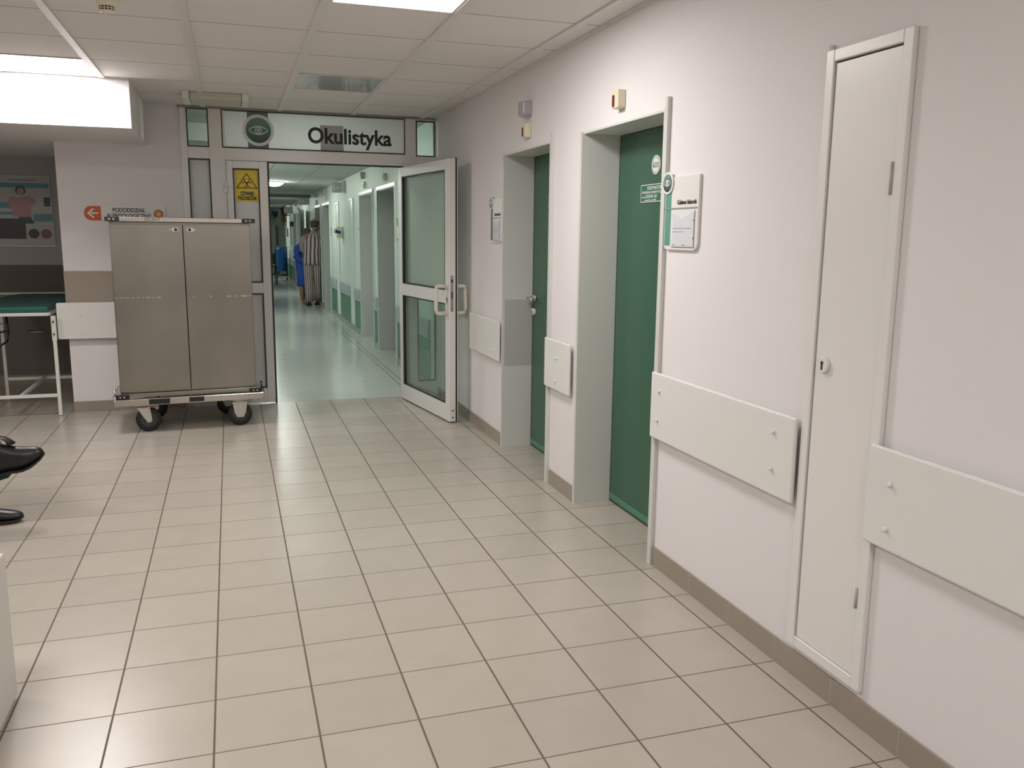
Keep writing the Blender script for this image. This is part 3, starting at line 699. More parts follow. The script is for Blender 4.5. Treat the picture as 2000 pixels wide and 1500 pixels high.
for side in (-1, 1):
    yo = 0 if side < 0 else T; bm = B(); hx = Wd-.035; hz0, hz1 = .872, 1.082; ex = .095*side
    tube(bm, [(hx, yo+.001*side, hz1), (hx, yo+ex*.82, hz1), (hx, yo+ex*.95, hz1-.006), (hx, yo+ex, hz1-.03), (hx, yo+ex, hz0+.03), (hx, yo+ex*.95, hz0+.006), (hx, yo+ex*.82, hz0), (hx, yo+.001*side, hz0)], .0155, 14)
    for z in (hz0, hz1): tube(bm, [(hx, yo+.0008*side, z), (hx, yo+.012*side, z)], .021, 16)
    obj('pull_handle', bm, mat('ivory_plastic', (.72, .70, .60), .3), ol, smooth=True)['label'] = 'ivory D-shaped pull handle'
bm = B(); box(bm, Wd, Wd+.0018, .012, .036, .885, 1.165); lk = obj('lock_plate', bm, STEELB, ol)
bm = B(); box(bm, Wd+.0018, Wd+.006, .018, .030, 1.112, 1.135); box(bm, Wd+.0018, Wd+.0028, .019, .027, .985, 1.042); box(bm, Wd+.0018, Wd+.0028, .020, .026, .905, .915); obj('latch', bm, INK, lk)
bm = B(); prism(bm, disc(.011, 16, cx=Wd-.04, cy=.985), (0, -.001, 0), (1, 0, 0), (0, 0, 1), (0, -1, 0), .004); box(bm, Wd-.044, Wd-.036, -.005, -.001, .95, .985); ck = obj('cylinder', bm, STEELB, ol)
bm = B(); 
for z in (.10, .045): prism(bm, disc(.007, 12, cx=.03, cy=z), (Wd+.0003, 0, 0), (0, 1, 0), (0, 0, 1), (1, 0, 0), .001)
obj('edge_screw', bm, INK, ol)
for z in (.25, 1.7):
    bm = B(); tube(bm, [(-.006, T*.3, z), (-.006, T*.3, z+.1)], .012, 14); obj('hinge', bm, ALU, ol)

# ------------------------------------------------------------------ direction sign
t = thing('direction_sign', 'white and orange direction sign with left arrow on the wall behind the cart', 'sign', (-.8, YP, 1.56))
yw = YP-.0005
bm = B(); prism(bm, roundrect(-1.104, -.492, 1.557, 1.678, .055, 8, (0, 1, 1, 0)), (0, yw, 0), U, V, N, .008); obj('plate', bm, WHITE, t, bev=.001)
bm = B(); prism(bm, roundrect(-1.100, -.975, 1.561, 1.674, .053, 8, (0, 1, 1, 0)), (0, yw-.0082, 0), U, V, N, .0008); oe = obj('orange_end', bm, ORANGE, t); oe['label'] = 'orange rounded end'
bm = B()
prism(bm, [(-1.050, 1.612), (-.995, 1.612), (-.995, 1.624), (-1.050, 1.624)], (0, yw-.0092, 0), U, V, N, .0006)
prism(bm, [(-1.078, 1.618), (-1.038, 1.655), (-1.026, 1.655), (-1.026, 1.648), (-1.058, 1.618), (-1.026, 1.588), (-1.026, 1.581), (-1.038, 1.581)], (0, yw-.0094, 0), U, V, N, .0006)
obj('arrow', bm, WHITE, oe)
text_mesh('lettering', 'PODODDZIAŁ', .046, INKG2, t, (-.892, yw-.0086, 1.630), U, V, width=.245, bold=.0012)
text_mesh('lettering', 'ALERGOLOGICZNY', .046, INKG2, t, (-.935, yw-.0086, 1.585), U, V, width=.335, bold=.0012)
bm = B(); ring(bm, .014, .038, (-.545, yw-.0082, 1.618), U, V, N, .0008, 30); lg = obj('round_logo', bm, mat('orange_brown_print', (.55, .20, .06), .5), t)
bm = B(); prism(bm, disc(.009, 6), (-.545, yw-.0082, 1.618), U, V, N, .0009)
for k in range(6): prism(bm, disc(.005, 8, cx=.027*math.cos(k*PI/3), cy=.027*math.sin(k*PI/3)), (-.545, yw-.0092, 1.618), U, V, N, .0006)
obj('logo_mark', bm, mat('pale_orange_print', (.75, .50, .25), .5), lg)

# ------------------------------------------------------------------ steel cart
CA = math.atan2(.075, .957)
ct = thing('steel_cart', 'tall stainless steel two-door meal cart on castors', 'cart', (-.81, 6.75, 0), world=False, rotz=CA)
CW, CD = .962, .62
bm = B(); box(bm, 0, CW, .022, CD, .300, 1.545); obj('cabinet', bm, STEEL, ct, bev=.003)
for k, (a, b) in enumerate(((.004, CW*.508-.0024), (CW*.508+.0024, CW-.004))):
    bm = B(); box(bm, a, b, 0, .0205, .312, 1.528); dr = obj('door', bm, STEEL, ct, bev=.002)
    cx = (CW*.508-.052) if k == 0 else (CW*.508+.050)
    bm = B(); prism(bm, roundrect(-.024, .024, -.015, .015, .014, 8), (cx, -.0005, 1.492), U, V, N, .005); lc = obj('latch', bm, CHROME, dr, bev=.001)
    bm = B(); prism(bm, disc(.0115, 20), (cx+(.004 if k == 0 else -.004), -.0056, 1.492), U, V, N, .003); obj('latch_hole', bm, INK, lc)
    bm = B(); prism(bm, disc(.006, 14), (cx+(-.034 if k == 0 else .030), -.0005, 1.493), U, V, N, .003); obj('rivet', bm, CHROME, dr)
    # row of dents and scuffs on the doors
    if k == 0: marks = [(.02+.035*q, random.uniform(.010, .024), random.uniform(.003, .006)) for q in range(9)]
    else: marks = [(.545, .012, .003), (.66, .012, .006), (.79, .02, .006), (.84, .014, .005), (.90, .03, .007), (.94, .012, .006)]
    for q, wq, hq in marks:
        bm = B(); n_ = 14
        pts = [(q+wq*math.cos(2*PI*i/n_)*random.uniform(.75, 1.1), 1.004+hq*math.sin(2*PI*i/n_)*random.uniform(.6, 1.2)) for i in range(n_)]
        prism(bm, pts, (0, -.0004, 0), U, V, N, .0006); obj('scuff', bm, mat('scuffed_steel', (.50, .47, .42), .42, 1), dr)
# vertical gap
bm = B(); box(bm, CW*.508-.0022, CW*.508+.0022, .012, .021, .312, 1.528); obj('door_gap', bm, INK, ct)
def rail_frame(x0, x1, y0, y1, z0, z1, w):
    bm = B(); box(bm, x0, x1, y0, y0+w, z0, z1); box(bm, x0, x1, y1-w, y1, z0, z1); box(bm, x0, x0+w, y0+w, y1-w, z0, z1); box(bm, x1-w, x1, y0+w, y1-w, z0, z1); return bm
obj('top_rail', rail_frame(-.020, CW+.030, -.018, CD+.02, 1.5455, 1.578, .030), STEELB, ct, bev=.003)
bm = B(); box(bm, .012, CW-.012, .012, CD-.012, 1.5455, 1.562); obj('top_plate', bm, STEEL, ct)
bm = B(); box(bm, .002, CW-.002, -.002, CD, .272, .2995); obj('bottom_lip', bm, STEEL, ct, bev=.002)
obj('base_frame', rail_frame(-.048, CW+.052, -.028, CD+.03, .210, .262, .05), STEELB, ct, bev=.006)
for x0, x1, z0, z1 in ((-.024, .070, 1.547, 1.577), (CW-.06, CW+.034, 1.547, 1.577), (-.030, .060, .2635, .300), (CW-.055, CW+.034, .2635, .300)):
    bm = B(); box(bm, x0, x1, -.034, -.0285 if z0 < 1 else -.0185, z0, z1)
    if z0 < 1: box(bm, x0, x1, -.0285, -.0025, z0, z0+.01)
    p = obj('corner_bumper', bm, BLACKP, ct, bev=.002); 
    bm = B()
    for q in (.32, .62): prism(bm, disc(.006, 12, cx=x0+(x1-x0)*q, cy=(z0+z1)/2), (0, -.034, 0), U, V, N, .002)
    obj('bumper_screw', bm, ZINC, p)
bm = B(); box(bm, .190, .335, -.036, -.0285, .218, .258); box(bm, .470, .575, -.036, -.0285, .220, .258); box(bm, .2, .56, -.012, .020, .2395, .2618); obj('pedal_bar', bm, BLACKP, ct, bev=.003)
for s in (-.036, CW+.036):
    bm = B(); tube(bm, [(s, .01, .262), (s, .01, .335)], .007, 10); sph(bm, (s, .01, .337), .0095, seg=12); tube(bm, [(s+(-.016 if s < 0 else .016), -.01, .262), (s, .005, .335)], .003, 8); obj('corner_pin', bm, CHROME if s < 0 else BLACKP, ct)
text_mesh('lettering', 'OCZNY', .030, INKG2, ct, (.235, -.0188, 1.5535), U, V, width=.105, bold=.0004)
def castor(x, y, yaw, swivel, brake=False):
    c, s_ = math.cos(yaw), math.sin(yaw)
    def W(p): return Vector((x + p[0]*c - p[1]*s_, y + p[0]*s_ + p[1]*c, p[2]))
    D = lambda *p: W(p)-W((0, 0, 0))
    R = .090; ex = .030 if swivel else 0
    def lathe(rings, m, parent, nm, seg=36):
        bm = B(); u = D(1, 0, 0); v = Vector((0, 0, 1)); loft(bm, [(W((ex, yy, R)), u*r, v*r) for yy, r in rings], seg); return obj(nm, bm, m, parent)
    wh = lathe([(-.021, .055), (-.021, .082), (-.015, .0892), (.015, .0892), (.021, .082), (.021, .055)], RUBBER, ct, 'castor_wheel')
    lathe([(-.019, .060), (-.0235, .058), (-.0235, .014), (.0235, .014), (.0235, .058), (.019, .060)], mat('dark_grey_hub', (.045, .045, .05), .5), wh, 'hub')
    lathe([(-.036, .007), (-.0365, .010), (.0365, .010), (.036, .007)], CHROME, wh, 'axle', 14)
    bm = B()
    for sd in (-1, 1):
        if swivel: pts = [(-.050, .1845), (.040, .1845), (ex+.022, .088), (ex+.012, .070), (ex-.012, .070), (ex-.022, .088)]
        else: pts = [(-.056, .1845), (.056, .1845), (.040, .10), (.024, .066), (-.024, .066), (-.040, .10)]
        prism(bm, pts, W((0, sd*.030, 0)), D(1, 0, 0), (0, 0, 1), D(0, sd, 0), .003)
        if not swivel: prism(bm, [(-.018, .184), (.018, .184), (.016, .068), (-.016, .068)], W((0, sd*.033, 0)), D(1, 0, 0), (0, 0, 1), D(0, sd, 0), .007)
    prism(bm, roundrect(-.056, .056, -.036, .036, .008), W((0, 0, .1845)), D(1, 0, 0), D(0, 1, 0), (0, 0, 1), .006)
    obj('castor_fork', bm, ZINC, ct, bev=.002)
    bm = B(); prism(bm, roundrect(-.062, .062, -.045, .045, .008), W((0, 0, .2)), D(1, 0, 0), D(0, 1, 0), (0, 0, 1), .0095); obj('castor_plate', bm, ZINC, ct)
    bm = B(); tube(bm, [W((0, 0, .1908)), W((0, 0, .1998))], .048, 24)
    obj('castor_swivel', bm, mat('red_plastic', (.42, .03, .025), .45) if brake else ZINC, ct)
castor(.150, .055, .12, True, True); castor(.835, .050, 0, False)
castor(.20, .52, .15, True); castor(.785, .52, 0, False)

# ------------------------------------------------------------------ examination couch
co = thing('examination_couch', 'white tube examination couch with dark teal vinyl top in the alcove', 'examination couch', (-1.66, 7.6, 0))
def bar(bm, a, b, w):
    a, b = Vector(a), Vector(b); x, y = frame_mat(b-a); hw = w/2
    ra = [bm.verts.new(a + x*i*hw + y*j*hw) for i, j in ((-1, -1), (1, -1), (1, 1), (-1, 1))]; rb = [bm.verts.new(b + x*i*hw + y*j*hw) for i, j in ((-1, -1), (1, -1), (1, 1), (-1, 1))]
    bm.faces.new(ra); bm.faces.new(list(reversed(rb)))
    for i in range(4): j = (i+1) % 4; bm.faces.new((ra[i], rb[i], rb[j], ra[j]))
xl, xr, yf, yb = -1.945, -1.362, 7.60, 8.56
bm = B(); bar(bm, (xl-.02, yf, .823), (xr-.03, yf, .823), .026); bar(bm, (xr-.035, yf+.014, .823), (xr-.035, 9.15, .823), .026); bar(bm, (xl-.02, yf+.014, .823), (xl-.02, 9.15, .823), .026); bar(bm, (xl-.007, 9.14, .823), (xr-.05, 9.14, .823), .026)
obj('top_frame', bm, WENAM, co, bev=.002)
for x, y in ((xr, yf), (xl, yf), (xr, yb), (xl, yb)):
    bm = B(); bar(bm, (x, y+.001, .004), (x, y+.001, .63), .026); lg = obj('leg', bm, WENAM, co, bev=.002)
    bm = B(); bar(bm, (x, y+.001, .61), (x, y+.001, .809), .033); sl = obj('leg_sleeve', bm, WENAM, lg, bev=.002)
    bm = B()
    for z in (.765, .665): tube(bm, [(x, y-.017, z), (x, y-.026, z)], .008, 10)
    obj('bolt', bm, STEEL, lg)
bm = B(); bar(bm, (xl+.014, yf, .168), (xr-.014, yf, .168), .026); bar(bm, (xl+.014, yb, .168), (xr-.014, yb, .168), .026); bar(bm, (-1.64, yf+.014, .168), (-1.64, yb-.014, .168), .026)
obj('stretcher', bm, WENAM, co, bev=.002)
bm = B(); prism(bm, [(xl-.03, 7.585), (xr-.035, 7.585), (xr-.035, 9.05), (xr-.12, 9.19), (xl+.04, 9.19), (xl-.03, 9.05)], (0, 0, .8375), (1, 0, 0), (0, 1, 0), (0, 0, 1), .045); obj('vinyl_top', bm, TEALV, co, bev=.012)['label'] = 'dark teal vinyl pad'
bm = B(); tube(bm, [(-1.725, 7.75, .808), (-1.72, 7.75, .66), (-1.73, 7.75, .60), (-1.80, 7.75, .55), (-1.88, 7.75, .52)], .009, 10); tube(bm, [(-1.725, 7.752, .68), (-1.80, 7.752, .665), (-1.88, 7.752, .63)], .008, 10); obj('step_hook', bm, BLACKP, co)
bm = B(); tube(bm, [(-1.50, 7.95, .645), (-1.40, 7.95, .65), (xr, 7.9, .652)], .004, 8); tube(bm, [(-1.62, 7.95, .648), (-1.50, 7.95, .652)], .013, 12); obj('lever', bm, STEEL, co)

# ------------------------------------------------------------------ poster in the alcove
po = thing('medical_poster', 'medical poster with a figure in pink on the shaded alcove wall', 'poster', (-1.85, 9.299, 1.33))
yq = 9.2945
def P2(x, z): return (x, z)
def flat(name, pts, m, k, parent):
    bm = B(); prism(bm, pts, (0, yq-.0008*k, 0), U, V, N, .0007); return obj(name, bm, m, parent)
pm = lambda n, c: mat(n, c, .3)
sh = flat('sheet', [(-2.25, 1.33), (-1.59, 1.33), (-1.60, 1.975), (-2.25, 1.975)], pm('poster_pale', (.42, .44, .42)), 0, po)
TE = pm('poster_teal', (.09, .26, .28)); PK = pm('poster_pink', (.42, .22, .25)); DK = pm('poster_dark', (.05, .035, .035)); NV = pm('poster_navy', (.03, .04, .06))
flat('teal_block', [(-2.25, 1.87), (-1.615, 1.87), (-1.615, 1.915), (-2.25, 1.915)], TE, 1, sh)
flat('teal_block', [(-2.25, 1.68), (-1.93, 1.68), (-1.93, 1.735), (-2.25, 1.735)], TE, 1, sh)
flat('teal_block', [(-2.25, 1.62), (-1.92, 1.62), (-1.92, 1.645), (-2.25, 1.645)], TE, 1, sh)
flat('teal_block', [(-1.76, 1.56), (-1.60, 1.56), (-1.60, 1.63), (-1.76, 1.63)], TE, 1, sh)
flat('dark_picture', [(-2.25, 1.395), (-1.835, 1.395), (-1.835, 1.585), (-2.25, 1.585)], DK, 1, sh)
cx = -1.855
flat('figure_body', [(cx-.075, 1.60), (cx-.09, 1.69), (cx-.125, 1.745), (cx-.085, 1.79), (cx-.03, 1.78), (cx+.03, 1.79), (cx+.085, 1.79), (cx+.13, 1.745), (cx+.075, 1.69), (cx+.075, 1.60)], PK, 2, sh)
flat('figure_hair', [(cx+.043*math.cos(a*PI/12)-.0, 1.845+.043*math.sin(a*PI/12)) for a in range(24)], NV, 3, sh)
flat('figure_face', [(cx+.030*math.cos(a*PI/10), 1.838+.036*math.sin(a*PI/10)) for a in range(20)], pm('poster_skin', (.42, .26, .24)), 4, sh)
flat('figure_base', [(cx-.06, 1.54), (cx+.10, 1.54), (cx+.07, 1.60), (cx-.03, 1.60)], NV, 3, sh)
flat('round_picture', [(cx+.085+.046*math.cos(a*PI/14), 1.445+.046*math.sin(a*PI/14)) for a in range(28)], DK, 2, sh)
flat('round_picture', [(cx+.19+.046*math.cos(a*PI/14), 1.443+.046*math.sin(a*PI/14)) for a in range(28)], pm('poster_magenta', (.20, .06, .11)), 2, sh)
flat('small_picture', [(-1.665, 1.70), (-1.61, 1.70), (-1.61, 1.785), (-1.665, 1.785)], DK, 2, sh)
bm = B(); x = -1.95
while x < -1.735:
    w_ = random.uniform(.010, .018); prism(bm, [(x, 1.934), (x+w_, 1.934), (x+w_, 1.95), (x, 1.95)], (0, yq-.001, 0), U, V, N, .0007); x += w_+.004
obj('title_print', bm, INKG, sh)
bm = B(); box(bm, -2.25, -1.597, yq-.006, yq+.004, 1.975, 1.981); box(bm, -2.25, -1.585, yq-.006, yq+.004, 1.324, 1.330); obj('hanging_strip', bm, STEELB, po)

# ------------------------------------------------------------------ low white cabinet at the left edge
t = thing('low_cabinet', 'low white cabinet cut by the lower left edge of the photo', 'cabinet', (-.95, 2.5, 0))
bm = B(); prism(bm, roundrect(1.9, 2.905, .012, .49, .016, 5, (1, 1, 0, 0)), (-1.25, 0, 0), (0, 1, 0), (0, 0, 1), (1, 0, 0), .54); obj('body', bm, mat('cabinet_white', (.62, .59, .55), .45), t, bev=.004)
bm = B(); box(bm, -1.23, -.73, 1.93, 2.88, 0, .0118); obj('foot', bm, BLACKP, t)

# ------------------------------------------------------------------ people helpers
def skin_body(parent, verts, edges, radii, m, root=0, name='body'):
    off = OFF.get(parent.name, Vector())
    me = bpy.data.meshes.new(name); me.from_pydata([Vector(v)-off for v in verts], edges, []); me.materials.append(m)
    o = bpy.data.objects.new(name, me); C.objects.link(o); o.parent = parent; OFF[o.name] = off
    md = o.modifiers.new('skin', 'SKIN'); md.use_smooth_shade = True
    if not me.skin_vertices: me.attributes  # layer is created with the modifier below
    lay = me.skin_vertices[0].data if me.skin_vertices else None
    if lay is None:
        bpy.context.view_layer.objects.active = o; bpy.context.view_layer.update()
    lay = me.skin_vertices[0].data
    for i, r in enumerate(radii):
        rr = r if isinstance(r, (tuple, list)) else (r, r); lay[i].radius = rr; lay[i].use_root = (i == root)
    s = o.modifiers.new('subsurf', 'SUBSURF'); s.levels = 1; s.render_levels = 2
    return o
class Rig:
    def __init__(s): s.v = []; s.e = []; s.r = []
    def add(s, p, r, frm=None):
        s.v.append(Vector(p)); s.r.append(r); i = len(s.v)-1
        if frm is not None: s.e.append((frm, i))
        return i
    def chain(s, frm, pts):
        for p, r in pts: frm = s.add(p, r, frm)
        return frm
    def hand(s, wrist, d, palm_n, sc=1.0, curl=.35):
        # palm, four unequal curled fingers and a thumb leaving the side of the palm
        d = Vector(d).normalized(); n = Vector(palm_n); n = (n-d*n.dot(d)).normalized(); side = d.cross(n)
        w = s.v[wrist]; palm = s.add(w+d*.045*sc, (.021*sc, .015*sc), wrist); kn = s.add(w+d*.085*sc, (.024*sc, .013*sc), palm)
        for k, (o, L) in enumerate(((-.030, .072), (-.010, .080), (.010, .075), (.029, .060))):
            p = w+d*.092*sc+side*o*sc; a = s.add(p, .0085*sc, kn); dd = d
            for q in range(2):
                dd = (dd+n*curl).normalized(); p = p+dd*L*.5*sc; a = s.add(p, (.008-.001*q)*sc, a)
        p = w+d*.035*sc-side*.026*sc; a = s.add(p, .010*sc, palm); p = p+(d*.6-side*.6+n*.3).normalized()*.03*sc; a = s.add(p, .009*sc, a); p = p+(d*.9+n*.4).normalized()*.028*sc; s.add(p, .008*sc, a)
def head(parent, body_mat, c, fwd, up=(0, 0, 1), hairm=None, bald=False, s=1.0, hair_len=.0):
    f = Vector(fwd).normalized(); up = Vector(up); r = f.cross(up).normalized(); up = r.cross(f).normalized()
    R = Matrix((r, f, up)).transposed(); c = Vector(c)
    def L(p): return c + R @ (Vector(p)*s)
    bm = B()
    # skull lofted bottom to top, chin forward
    prof = [(-.118, .030, .030, .055), (-.105, .042, .048, .040), (-.080, .056, .074, .020), (-.045, .066, .088, .008), (0, .074, .095, 0), (.045, .077, .098, -.004), (.080, .068, .088, -.008), (.105, .045, .060, -.010), (.117, .018, .025, -.010)]
    loft(bm, [(L((0, o, z)), R @ Vector((a*s, 0, 0)), R @ Vector((0, b*s, 0))) for z, a, b, o in prof], 20)
    # nose, ears
    loft(bm, [(L((0, .090, .018)), R @ Vector((.008, 0, 0)), R @ Vector((0, .006, .004))), (L((0, .106, -.018)), R @ Vector((.012, 0, 0)), R @ Vector((0, .010, .006))), (L((0, .094, -.036)), R @ Vector((.015, 0, 0)), R @ Vector((0, .008, .004)))], 10)
    for sx in (-1, 1): sph(bm, L((sx*.077, -.004, -.012)), .010*s, .019*s, .032*s, 10, R)
    h = obj('head', bm, body_mat, parent)
    bm = B()
    for sx in (-1, 1): sph(bm, L((sx*.031, .086, .008)), .011*s, .007*s, .007*s, 10, R)
    obj('eyes', bm, INK, h)
    bm = B(); sph(bm, L((0, .088, -.060)), .024*s, .010*s, .006*s, 10, R); obj('mouth', bm, mat('lip', (.40, .12, .10), .5), h)
    if hairm:
        bm = B(); prof2 = [(-.055-hair_len, .064, .060, -.038), (-.03, .074, .072, -.030), (.01, .081, .088, -.018), (.05, .083, .098, -.012), (.088, .072, .088, -.012), (.113, .046, .060, -.012), (.127, .014, .02, -.012)]
        if bald: prof2 = prof2[:4]+[(.070, .078, .094, -.012)]
        loft(bm, [(L((0, o, z)), R @ Vector((a*s, 0, 0)), R @ Vector((0, b*s, 0))) for z, a, b, o in prof2], 20); obj('hair', bm, hairm, parent)
def garment(parent, name, rings, m, seg=20, caps=False, uv=True, thick=.004):
    bm = B(); loft(bm, rings, seg, caps, uv); o = obj(name, bm, m, parent, smooth=True)
    sd = o.modifiers.new('solid', 'SOLIDIFY'); sd.thickness = thick; sd.offset = 1
    return o

# ------------------------------------------------------------------ man in striped pyjamas (seen from behind)
MX, MY = 1.585, 18.12
man = thing('person', 'man in brown and white striped pyjamas standing with his back to the camera', 'person', (MX, MY, 0))
rg = Rig()
pel = rg.add((MX, MY, .95), (.11, .085)); ch = rg.chain(pel, [((MX+.005, MY, 1.08), (.125, .095)), ((MX+.01, MY, 1.26), (.145, .105)), ((MX+.02, MY+.01, 1.38), (.12, .09))])
rg.chain(ch, [((MX+.045, MY+.02, 1.47), .055), ((MX+.065, MY+.035, 1.53), .05)])
for sx, kn, ft in ((-1, (MX-.075, MY+.01, .50), (MX-.075, MY+.02, .09)), (1, (MX+.10, MY+.10, .50), (MX+.115, MY+.20, .09))):
    q = rg.chain(pel, [((MX+sx*.09, MY, .84), .085), (kn, .056), ((Vector(kn)+Vector(ft))/2, .052), (ft, .038)])
    rg.chain(q, [((ft[0]-.005, ft[1]+.02, .045), .035), ((ft[0]-.012, ft[1]+.15, .03), (.038, .02))])
L = rg.chain(ch, [((MX-.155, MY, 1.36), .062), ((MX-.175, MY+.06, 1.15), .046), ((MX-.11, MY+.24, 1.10), .034)]); rg.hand(L, (.5, .8, .1), (.8, -.4, 0))
Rr = rg.chain(ch, [((MX+.14, MY+.03, 1.37), .060), ((MX+.145, MY+.16, 1.12), .044), ((MX+.10, MY+.36, 1.15), .034)]); rg.hand(Rr, (-.3, .9, .1), (-.8, -.3, 0))
skin_body(man, rg.v, rg.e, rg.r, SKIN, pel)
head(man, SKIN, (MX+.085, MY+.045, 1.640), (.45, .85, -.12), hairm=mat('brown_hair', (.09, .055, .04), .8), bald=True, s=1.02)
rx = lambda c, a, b: (c, (a, 0, 0), (0, b, 0))
garment(man, 'pyjama_jacket', [rx((MX-.005, MY, .84), .185, .135), rx((MX-.002, MY, .95), .180, .135), rx((MX, MY, 1.08), .165, .130), rx((MX+.01, MY, 1.22), .172, .135), rx((MX+.015, MY, 1.34), .175, .125), rx((MX+.02, MY+.005, 1.40), .150, .105), rx((MX+.03, MY+.01, 1.44), .110, .085), rx((MX+.045, MY+.02, 1.485), .068, .066), rx((MX+.05, MY+.02, 1.515), .066, .066)], STRIPE, 40)
def sleeve(parent, pts, rs, m, name='sleeve'):
    rings = []; P = [Vector(p) for p in pts]
    for i, p in enumerate(P):
        d = P[min(i+1, len(P)-1)]-P[max(i-1, 0)]; x, y = frame_mat(d); rings.append((p, x*rs[i], y*rs[i]))
    return garment(parent, name, rings, m, 20)
sleeve(man, [(MX-.10, MY, 1.385), (MX-.155, MY, 1.355), (MX-.172, MY+.03, 1.25), (MX-.175, MY+.06, 1.15), (MX-.14, MY+.16, 1.11), (MX-.12, MY+.22, 1.10)], [.075, .076, .068, .062, .054, .050], STRIPE)
sleeve(man, [(MX+.09, MY+.02, 1.385), (MX+.13, MY+.04, 1.36), (MX+.14, MY+.10, 1.24), (MX+.135, MY+.16, 1.13), (MX+.12, MY+.27, 1.13), (MX+.105, MY+.34, 1.15)], [.070, .072, .068, .064, .056, .052], STRIPE)
def trouser_leg(p):
    return garment(man, 'trouser_leg', p, STRIPE, 28)
trouser_leg([rx((MX-.075, MY, .90), .088, .105), rx((MX-.080, MY, .78), .094, .108), rx((MX-.078, MY+.005, .50), .082, .092), rx((MX-.075, MY+.01, .25), .078, .085), rx((MX-.075, MY+.01, .085), .080, .088)])
trouser_leg([rx((MX+.075, MY, .90), .088, .105), rx((MX+.090, MY+.03, .78), .090, .11), rx((MX+.10, MY+.10, .50), .078, .090), rx((MX+.11, MY+.15, .25), .074, .085), rx((MX+.115, MY+.20, .085), .074, .085)])
def shoe(parent, heel, d, m, L=.28, W=.095, H=.075, name='shoe', tilt=0, back=True):
    d = Vector(d).normalized(); sd = d.cross(Vector((0, 0, 1))).normalized(); up = sd.cross(d).normalized(); h = Vector(heel)
    bm = B(); R = []
    prof = [(0, .30, .40), (.04, .38, .95), (.18, .40, 1.0), (.35, .40, .92), (.52, .46, .68), (.72, .50, .56), (.88, .43, .46), (.96, .30, .34), (1, .14, .2)]
    for a, wv, hv in prof: R.append((h + d*(L*a) + up*(H*hv*.5+.006), sd*W*wv, up*(H*hv*.5)))
    loft(bm, R, 18); o = obj(name, bm, m, parent, smooth=True)
    bm = B(); prism(bm, [(L*a, W*wv*1.05) for a, wv, _ in prof]+[(L*a, -W*wv*1.05) for a, wv, _ in reversed(prof)], h, d, sd, up, .010)
    prism(bm, [(-.002, W*.36), (L*.28, W*.40), (L*.28, -W*.40), (-.002, -W*.36)], h+up*(-.0005), d, sd, up*-1, .012) if back else None
    obj('sole', bm, RUBBER, o); return o
shoe(man, (MX-.078, MY-.055, .002), (-.05, 1, 0), mat('dark_slipper', (.02, .02, .02), .8), .27, .10, .06, 'slipper', back=False)
shoe(man, (MX+.112, MY+.135, .002), (-.05, 1, 0), MATS['dark_slipper'], .27, .10, .06, 'slipper', back=False)

# ------------------------------------------------------------------ woman in a blue robe, stooping towards him
WX, WY = 1.415, 18.78
wo = thing('person', 'person in a blue dressing gown with bare legs stooping beside the striped pyjamas', 'person', (WX, WY, 0))
rg = Rig()
pel = rg.add((WX+.005, WY, .80), (.085, .12)); ch = rg.chain(pel, [((WX-.015, WY, .97), (.085, .11)), ((WX-.015, WY, 1.14), (.095, .12)), ((WX+.02, WY, 1.20), (.05, .07))])
rg.chain(ch, [((WX+.08, WY, 1.33), .05), ((WX+.12, WY, 1.38), .045)])
for k, (kn, ft) in enumerate((((WX-.015, WY-.08, .44), (WX-.01, WY-.09, .085)), ((WX+.04, WY+.09, .44), (WX+.03, WY+.08, .085)))):
    sy = -1 if k == 0 else 1
    q = rg.chain(pel, [((WX, WY+sy*.08, .72), .085), (kn, .052), ((Vector(kn)*.55+Vector(ft)*.45), .056), (ft, .034)])
    rg.chain(q, [((ft[0]+.005, ft[1], .045), .034), ((ft[0]+.07, ft[1]-.005, .034), (.036, .026)), ((ft[0]+.15, ft[1]-.01, .02), (.034, .014))])
L = rg.chain(ch, [((WX-.015, WY-.145, 1.165), .045), ((WX-.115, WY-.19, .975), .044), ((WX+.03, WY-.21, .90), .033)]); rg.hand(L, (.9, .2, -.4), (0, .9, 0))
Rr = rg.chain(ch, [((WX+.02, WY+.14, 1.17), .045), ((WX-.02, WY+.18, .99), .043), ((WX+.16, WY+.16, 1.00), .033)]); rg.hand(Rr, (.9, -.2, .2), (0, -.9, 0))
skin_body(wo, rg.v, rg.e, rg.r, SKIND, pel)
head(wo, SKIN, (WX+.135, WY, 1.455), (.85, -.1, -.45), up=(.3, 0, 1), hairm=mat('fair_hair', (.22, .15, .08), .8), s=.95, hair_len=.01)
garment(wo, 'robe', [rx((WX+.020, WY, .37), .118, .165), rx((WX+.018, WY, .48), .112, .165), rx((WX+.010, WY, .65), .108, .165), rx((WX-.002, WY, .80), .108, .16), rx((WX-.010, WY, .90), .098, .15), rx((WX-.020, WY, 1.0), .108, .155), rx((WX-.022, WY, 1.10), .120, .165), rx((WX-.005, WY, 1.19), .118, .165), ((WX+.025, WY, 1.26), (.092, 0, .03), (0, .135, 0)), ((WX+.065, WY, 1.315), (.062, 0, .02), (0, .078, 0)), ((WX+.085, WY, 1.345), (.056, 0, .02), (0, .064, 0))], BLUE, 32)
sleeve(wo, [(WX, WY-.10, 1.205), (WX-.015, WY-.155, 1.18), (WX-.075, WY-.18, 1.08), (WX-.120, WY-.19, .985), (WX-.05, WY-.205, .935), (WX+.02, WY-.21, .905)], [.06, .07, .064, .062, .056, .052], BLUE)
